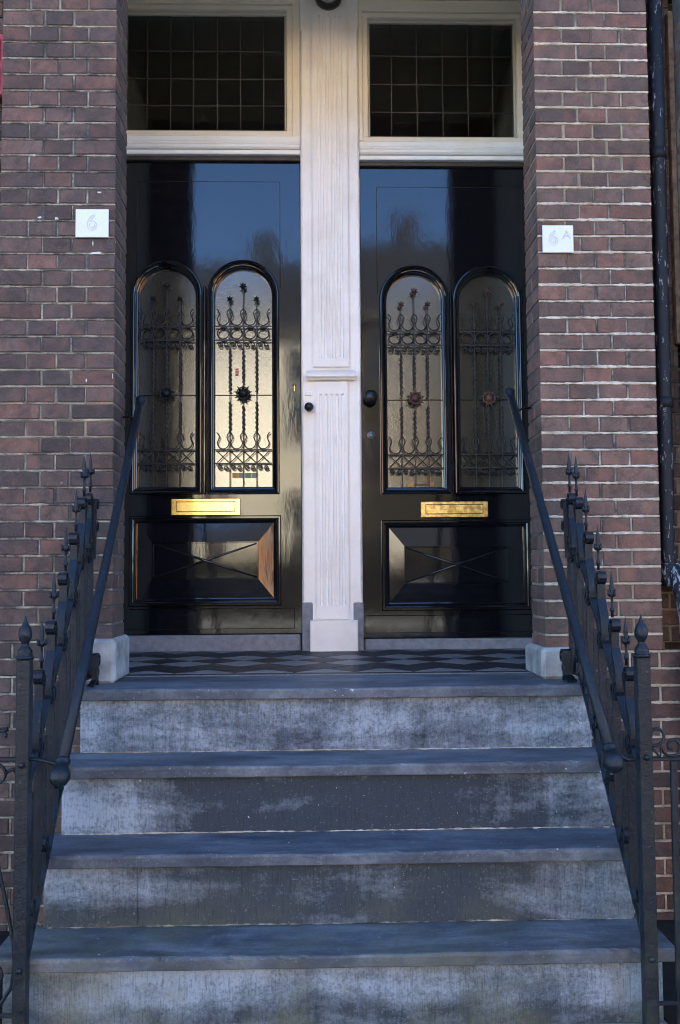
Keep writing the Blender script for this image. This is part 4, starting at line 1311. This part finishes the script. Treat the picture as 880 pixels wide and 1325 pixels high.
# ------------------------------------------------------------------ house body behind and around the doors
M_PLASTER = mat_plain('cream_porch_plaster', (0.62, 0.56, 0.45), 0.85, 0.3, 0.3, 6, 0.4)
M_CEIL = mat_plain('porch_ceiling_paint', (0.78, 0.74, 0.64), 0.7, 0.1)
M_ROOF = mat_plain('grey_roof_tiles', (0.022, 0.024, 0.03), 0.8, 0.5, 0.3, 2.5, 0.5)
M_HALL = mat_plain('dim_hall_plaster', (0.45, 0.41, 0.32), 0.9, 0.15)
M_FLOORB = mat_plain('hall_floorboards', (0.14, 0.09, 0.055), 0.6, 0.3)
def mat_far_brick(name, a, b, mo, sc=1.0):
    m, nt, bs = newmat(name)
    br = nd(nt, 'ShaderNodeTexBrick', Scale=1.0)
    br.inputs['Color1'].default_value = (*a, 1); br.inputs['Color2'].default_value = (*b, 1); br.inputs['Mortar'].default_value = (*mo, 1)
    br.inputs['Mortar Size'].default_value = 0.006; br.inputs['Brick Width'].default_value = 0.22; br.inputs['Row Height'].default_value = 0.062
    mp = nt.nodes.new('ShaderNodeMapping'); g = nt.nodes.new('ShaderNodeNewGeometry')
    mp.inputs['Rotation'].default_value = (radians(-90), 0, 0)
    nt.links.new(g.outputs['Position'], mp.inputs[0]); nt.links.new(mp.outputs[0], br.inputs[0])
    c = mix(nt, ramp(nt, noise(nt, pos(nt), 0.9, 5, 0.6), [(0.35, 0.0), (0.75, 0.55)]), br.outputs[0], tuple(x * 0.6 for x in a))
    nt.links.new(c, bs.inputs['Base Color']); bs.inputs['Roughness'].default_value = 0.9
    return m
M_FAR_PURPLE = mat_far_brick('house_front_brick', (0.12, 0.075, 0.075), (0.16, 0.09, 0.085), (0.4, 0.36, 0.3))
HB = thing('row_house', (0, 3, -0.875), 'brick row house body carrying the porch, its inner walls and the roof above', 'house')
m = MB()
m.box(-16, -1.345, 0.1, 0.4, -0.875, 7.0); m.box(1.565, 16, 0.02, 0.4, -0.875, 7.0)
m.box(-1.3445, 1.5645, 0.005, 0.4, 3.03, 7.0)
m.box(-1.3445, -1.1845, 0.185, 0.4, -0.875, 3.029); m.box(1.256, 1.5645, 0.19, 0.4, -0.875, 3.029)
m.build('front_wall', M_FAR_PURPLE, HB)
m = MB(); m.box(-1.345, -0.759, 0.0, 0.215, 2.665, 3.0295); m.box(0.8156, 1.5645, 0.0, 0.215, 2.665, 3.0295)
m.build('pier_head', M_FAR_PURPLE, HB)
m = MB()
m.box(-1.18, -0.99, 0.218, 1.42, -0.1, 3.42); m.box(1.055, 1.25, 0.218, 1.42, -0.1, 3.42)
m.build('porch_wall', M_PLASTER, HB)
MB().box(-1.18, 1.25, 0.4005, 1.6, 3.425, 3.5).build('porch_ceiling', M_CEIL, HB)
m = MB()
m.box(-16, 16, 8.0, 8.3, -0.875, 7.0); m.box(-16, -15.7, 0.45, 7.9, -0.875, 7.0); m.box(15.7, 16, 0.45, 7.9, -0.875, 7.0)
m.build('back_wall', M_FAR_PURPLE, HB)
m = MB()
m.add([(-16.3, -0.3, 6.9), (16.3, -0.3, 6.9), (16.3, 4.1, 8.6), (-16.3, 4.1, 8.6), (16.3, 8.6, 6.9), (-16.3, 8.6, 6.9)], [(0, 1, 2, 3), (3, 2, 4, 5)])
m.add([(-16.3, -0.3, 6.75), (16.3, -0.3, 6.75), (16.3, -0.3, 6.9), (-16.3, -0.3, 6.9)], [(0, 1, 2, 3)])
m.build('roof', M_ROOF, HB)
m = MB()   # hallway seen dimly through the transoms
m.add([(-1.18, 3.6, -0.05), (1.25, 3.6, -0.05), (1.25, 3.6, 3.45), (-1.18, 3.6, 3.45)], [(0, 1, 2, 3)])
m.box(-1.2, -1.12, 1.43, 3.6, -0.05, 3.45); m.box(1.17, 1.25, 1.43, 3.6, -0.05, 3.45); m.box(0.03, 0.09, 1.43, 3.6, -0.05, 3.42)
m.box(-1.18, 1.25, 1.61, 3.6, 3.45, 3.5)
m.build('hall_wall', M_HALL, HB)
MB().box(-0.989, 1.054, 0.4005, 0.415, 3.04, 3.424).build('lintel_lining', M_CEIL, HB)
MB().box(-1.18, 1.25, 1.31, 3.6, 0.0, 0.045).build('hall_floor', M_FLOORB, HB)

# ------------------------------------------------------------------ ground and street
def mat_ground(name, col, s):
    m, nt, bs = newmat(name)
    br = nd(nt, 'ShaderNodeTexBrick', Scale=1.0)
    br.inputs['Color1'].default_value = (*col, 1); br.inputs['Color2'].default_value = (*[x * .8 for x in col], 1)
    br.inputs['Mortar'].default_value = (0.05, 0.055, 0.04, 1)
    br.inputs['Mortar Size'].default_value = 0.006 * s; br.inputs['Brick Width'].default_value = s; br.inputs['Row Height'].default_value = s
    g = nt.nodes.new('ShaderNodeNewGeometry'); nt.links.new(g.outputs['Position'], br.inputs[0])
    c = mix(nt, ramp(nt, noise(nt, pos(nt), 2.5, 5, 0.6), [(0.4, 0.0), (0.7, 0.6)]), br.outputs[0], (0.075, 0.09, 0.05))
    nt.links.new(c, bs.inputs['Base Color']); bs.inputs['Roughness'].default_value = 0.85
    return m
M_PAVE = mat_ground('mossy_pavement', (0.30, 0.28, 0.26), 0.3)
M_ROAD = mat_ground('shade_dark_asphalt', (0.018, 0.018, 0.019), 0.2)  # street shade mirrored in the doors is put into this colour
M_BOUNCE = mat_ground('pale_bounce_paving', (0.34, 0.28, 0.23), 0.2)
def sheet(name, x0, x1, y0, y1, z, mat):
    m = MB().add([(x0, y0, z), (x1, y0, z), (x1, y1, z), (x0, y1, z)], [(0, 1, 2, 3)])
    return tag(m.build(name, mat), kind='structure')
sheet('ground', -160, 160, -160, 160, -1.005, M_ROAD)
m = MB().box(-60, 60, -5.6, 0.5, -1.2, -0.876, 0.0); tag(m.build('pavement', M_PAVE), kind='structure')
m = MB().box(-60, 60, -22.0, -18.5, -1.2, -0.876, 0.0); tag(m.build('pavement', M_ROAD), kind='structure')  # far pavement takes the same shade-dark colour as the road
sheet('road', -60, 60, -18.5, -12.6, -1.001, M_ROAD)
sheet('bounce_strip', -60, 60, -12.6, -5.6, -1.001, M_BOUNCE)  # unseen pale strip, added to bounce sunlight into the porch
M_SOIL = mat_plain('dark_soil', (0.022, 0.018, 0.012), 0.95, 0.6, 0.2, 20, 1.0)
for xa, xb in ((-3.5, -0.90), (0.955, 3.5)):
    tag(MB().box(xa, xb, -0.80, -0.001, -0.95, -0.868).build('soil_bed', M_SOIL), kind='structure')
m = MB()
m.box(-60, 60, -5.72, -5.601, -1.15, -0.872, 0.01); m.box(-60, 60, -18.499, -18.38, -1.15, -0.872, 0.01)
tag(m.build('kerb', M_SILL), kind='structure')

# ------------------------------------------------------------------ houses across the street (mirrored in the doors)
def far_mat(name, col, var=0.25): return mat_plain(name, col, 0.85, var, 0.3, 1.6, 0.3)
M_PANE = mat_plain('far_window_glass', (0.02, 0.022, 0.025), 0.08, 0.1, 0.6, 3, 0.0)
M_TRIM = mat_plain('far_white_trim', (0.72, 0.70, 0.64), 0.6, 0.1)
def far_house(x0, x1, eave, ridge, mat, label, storeys, doorx, seed, trim=None):
    trim = trim or M_TRIM
    r = random.Random(seed)
    yf = -22.0
    T = thing('house', ((x0 + x1) / 2, yf - 4, -0.875), label, 'house', 'houses across the street')
    m = MB().box(x0, x1, yf - 8, yf, -0.875, eave)
    m.build('wall', mat, T)
    m = MB()
    m.add([(x0 - .05, yf + .35, eave - .05), (x1 + .05, yf + .35, eave - .05), (x1 + .05, yf - 4, ridge), (x0 - .05, yf - 4, ridge), (x1 + .05, yf - 8.3, eave), (x0 - .05, yf - 8.3, eave)],
          [(0, 1, 2, 3), (3, 2, 4, 5)])
    m.add([(x0, yf - 8, eave), (x0, yf, eave), (x0, yf - 4, ridge)], [(0, 1, 2)]); m.add([(x1, yf - 8, eave), (x1, yf, eave), (x1, yf - 4, ridge)], [(0, 1, 2)])
    R = m.build('roof', M_ROOF, T)
    MB().box(x0, x1, yf + 0.002, yf + 0.34, eave - 0.22, eave - 0.06).build('gutter', M_DARK_WOOD, T)
    q = MB().box((x0 + x1) / 2 - .4, (x0 + x1) / 2 + .4, yf - 4.5, yf - 3.7, ridge - 0.4, ridge + 0.9).build('chimney', M_ROOF, R); q.matrix_parent_inverse = Matrix()
    n = max(2, int((x1 - x0) / 1.7))
    st = (eave + 0.875) / storeys
    for f in range(storeys):
        for i in range(n):
            cx_ = x0 + (x1 - x0) * (i + .5) / n
            zb = -0.875 + st * f + (0.8 if f else 0.7); zt = -0.875 + st * (f + 1) - 0.55
            if f == 0 and i == doorx:
                MB().box(cx_ - .5, cx_ + .5, yf + .002, yf + .05, -0.875, zt, 0.01).build('door', r.choice([M_DARK_WOOD, M_RED, M_BLACK_MAT]), T); continue
            w = MB()
            for a in ((cx_ - .55, cx_ + .55, zb - .09, zb), (cx_ - .55, cx_ + .55, zt, zt + .09), (cx_ - .55, cx_ - .47, zb, zt), (cx_ + .47, cx_ + .55, zb, zt), (cx_ - .47, cx_ + .47, (zb + zt) / 2 + .2, (zb + zt) / 2 + .26)):
                w.box(a[0], a[1], yf + .002, yf + .07, a[2], a[3])
            F_ = w.build('window', trim, T)
            q = MB().box(cx_ - .47, cx_ + .47, yf + .002, yf + .02, zb, zt).build('pane', M_PANE, F_); q.matrix_parent_inverse = Matrix()
far_house(-14.5, -8.6, 7.2, 10.2, far_mat('far_red_brick', (0.30, 0.13, 0.09)), 'sunlit red brick house at the far left across the street', 3, 0, 1)
far_house(-8.5, -4.2, 6.6, 9.8, far_mat('far_white_render', (0.68, 0.62, 0.52)), 'sunlit white rendered house across the street, between red brick and cream', 2, 1, 2)
far_house(-4.1, 0.9, 7.4, 10.7, far_mat('far_cream_render', (0.66, 0.60, 0.46), 0.3), 'sunlit cream rendered house straight across, mirrored in the left door', 2, 2, 3)
far_house(1.0, 5.2, 7.9, 11.4, far_mat('far_brown_brick', (0.028, 0.023, 0.015), 0.4), 'dark brown brick house across the street, mirrored in the right door', 3, 1, 4, M_DARK_WOOD)
far_house(5.3, 10.4, 6.8, 9.9, far_mat('far_orange_brick', (0.66, 0.22, 0.035)), 'sunlit orange brick house across the street, right of the brown one', 2, 0, 5)
far_house(10.5, 16.0, 7.3, 10.4, far_mat('far_ochre_brick', (0.42, 0.30, 0.17)), 'sunlit ochre house at the far right across the street', 3, 1, 6)

# added hedges, standing in for shade at the foot of the houses opposite
M_HEDGE = mat_plain('shade_dark_hedge_leaves', (0.008, 0.008, 0.005), 0.8, 0.6, 0.3, 9, 0.8)  # near black, so the doors mirror a shaded strip
def hedge(x0, x1, h, label, seed):
    r = random.Random(seed); T = thing('hedge', ((x0 + x1) / 2, -20.6, -0.876), label, 'hedge', 'added hedges standing in for street shade')
    m = MB(); m.box(x0 + .15, x1 - .15, -20.75, -20.45, -0.876, -0.876 + h * .8)
    for _ in range(int((x1 - x0) * 420)):
        c = Vector((r.uniform(x0, x1), r.uniform(-20.95, -20.25), -0.876 + r.uniform(0.0, h * (1 + 0.08 * sin(r.random() * 9)))))
        a = Vector((r.uniform(-1, 1), r.uniform(-1, 1), r.uniform(-1, 1))).normalized() * 0.06; b = a.orthogonal().normalized() * 0.045
        m.add([c - a, c - b, c + a, c + b], [(0, 1, 2, 3)])
    m.build('foliage', M_HEDGE, T)
    MB().tube([((x0 + x1) / 2, -20.6, -0.876), ((x0 + x1) / 2, -20.6, -0.4)], 0.03, 6).build('stem', M_DARK_WOOD, T)
hedge(-8.3, -4.4, 1.7, 'added near-black hedge standing in for shade below the white house across the street', 1)
hedge(-4.2, -0.05, 1.9, 'added near-black hedge standing in for shade below the cream house across the street', 2)
hedge(0.05, 5.2, 2.0, 'added near-black hedge standing in for shade below the brown brick house across the street', 3)
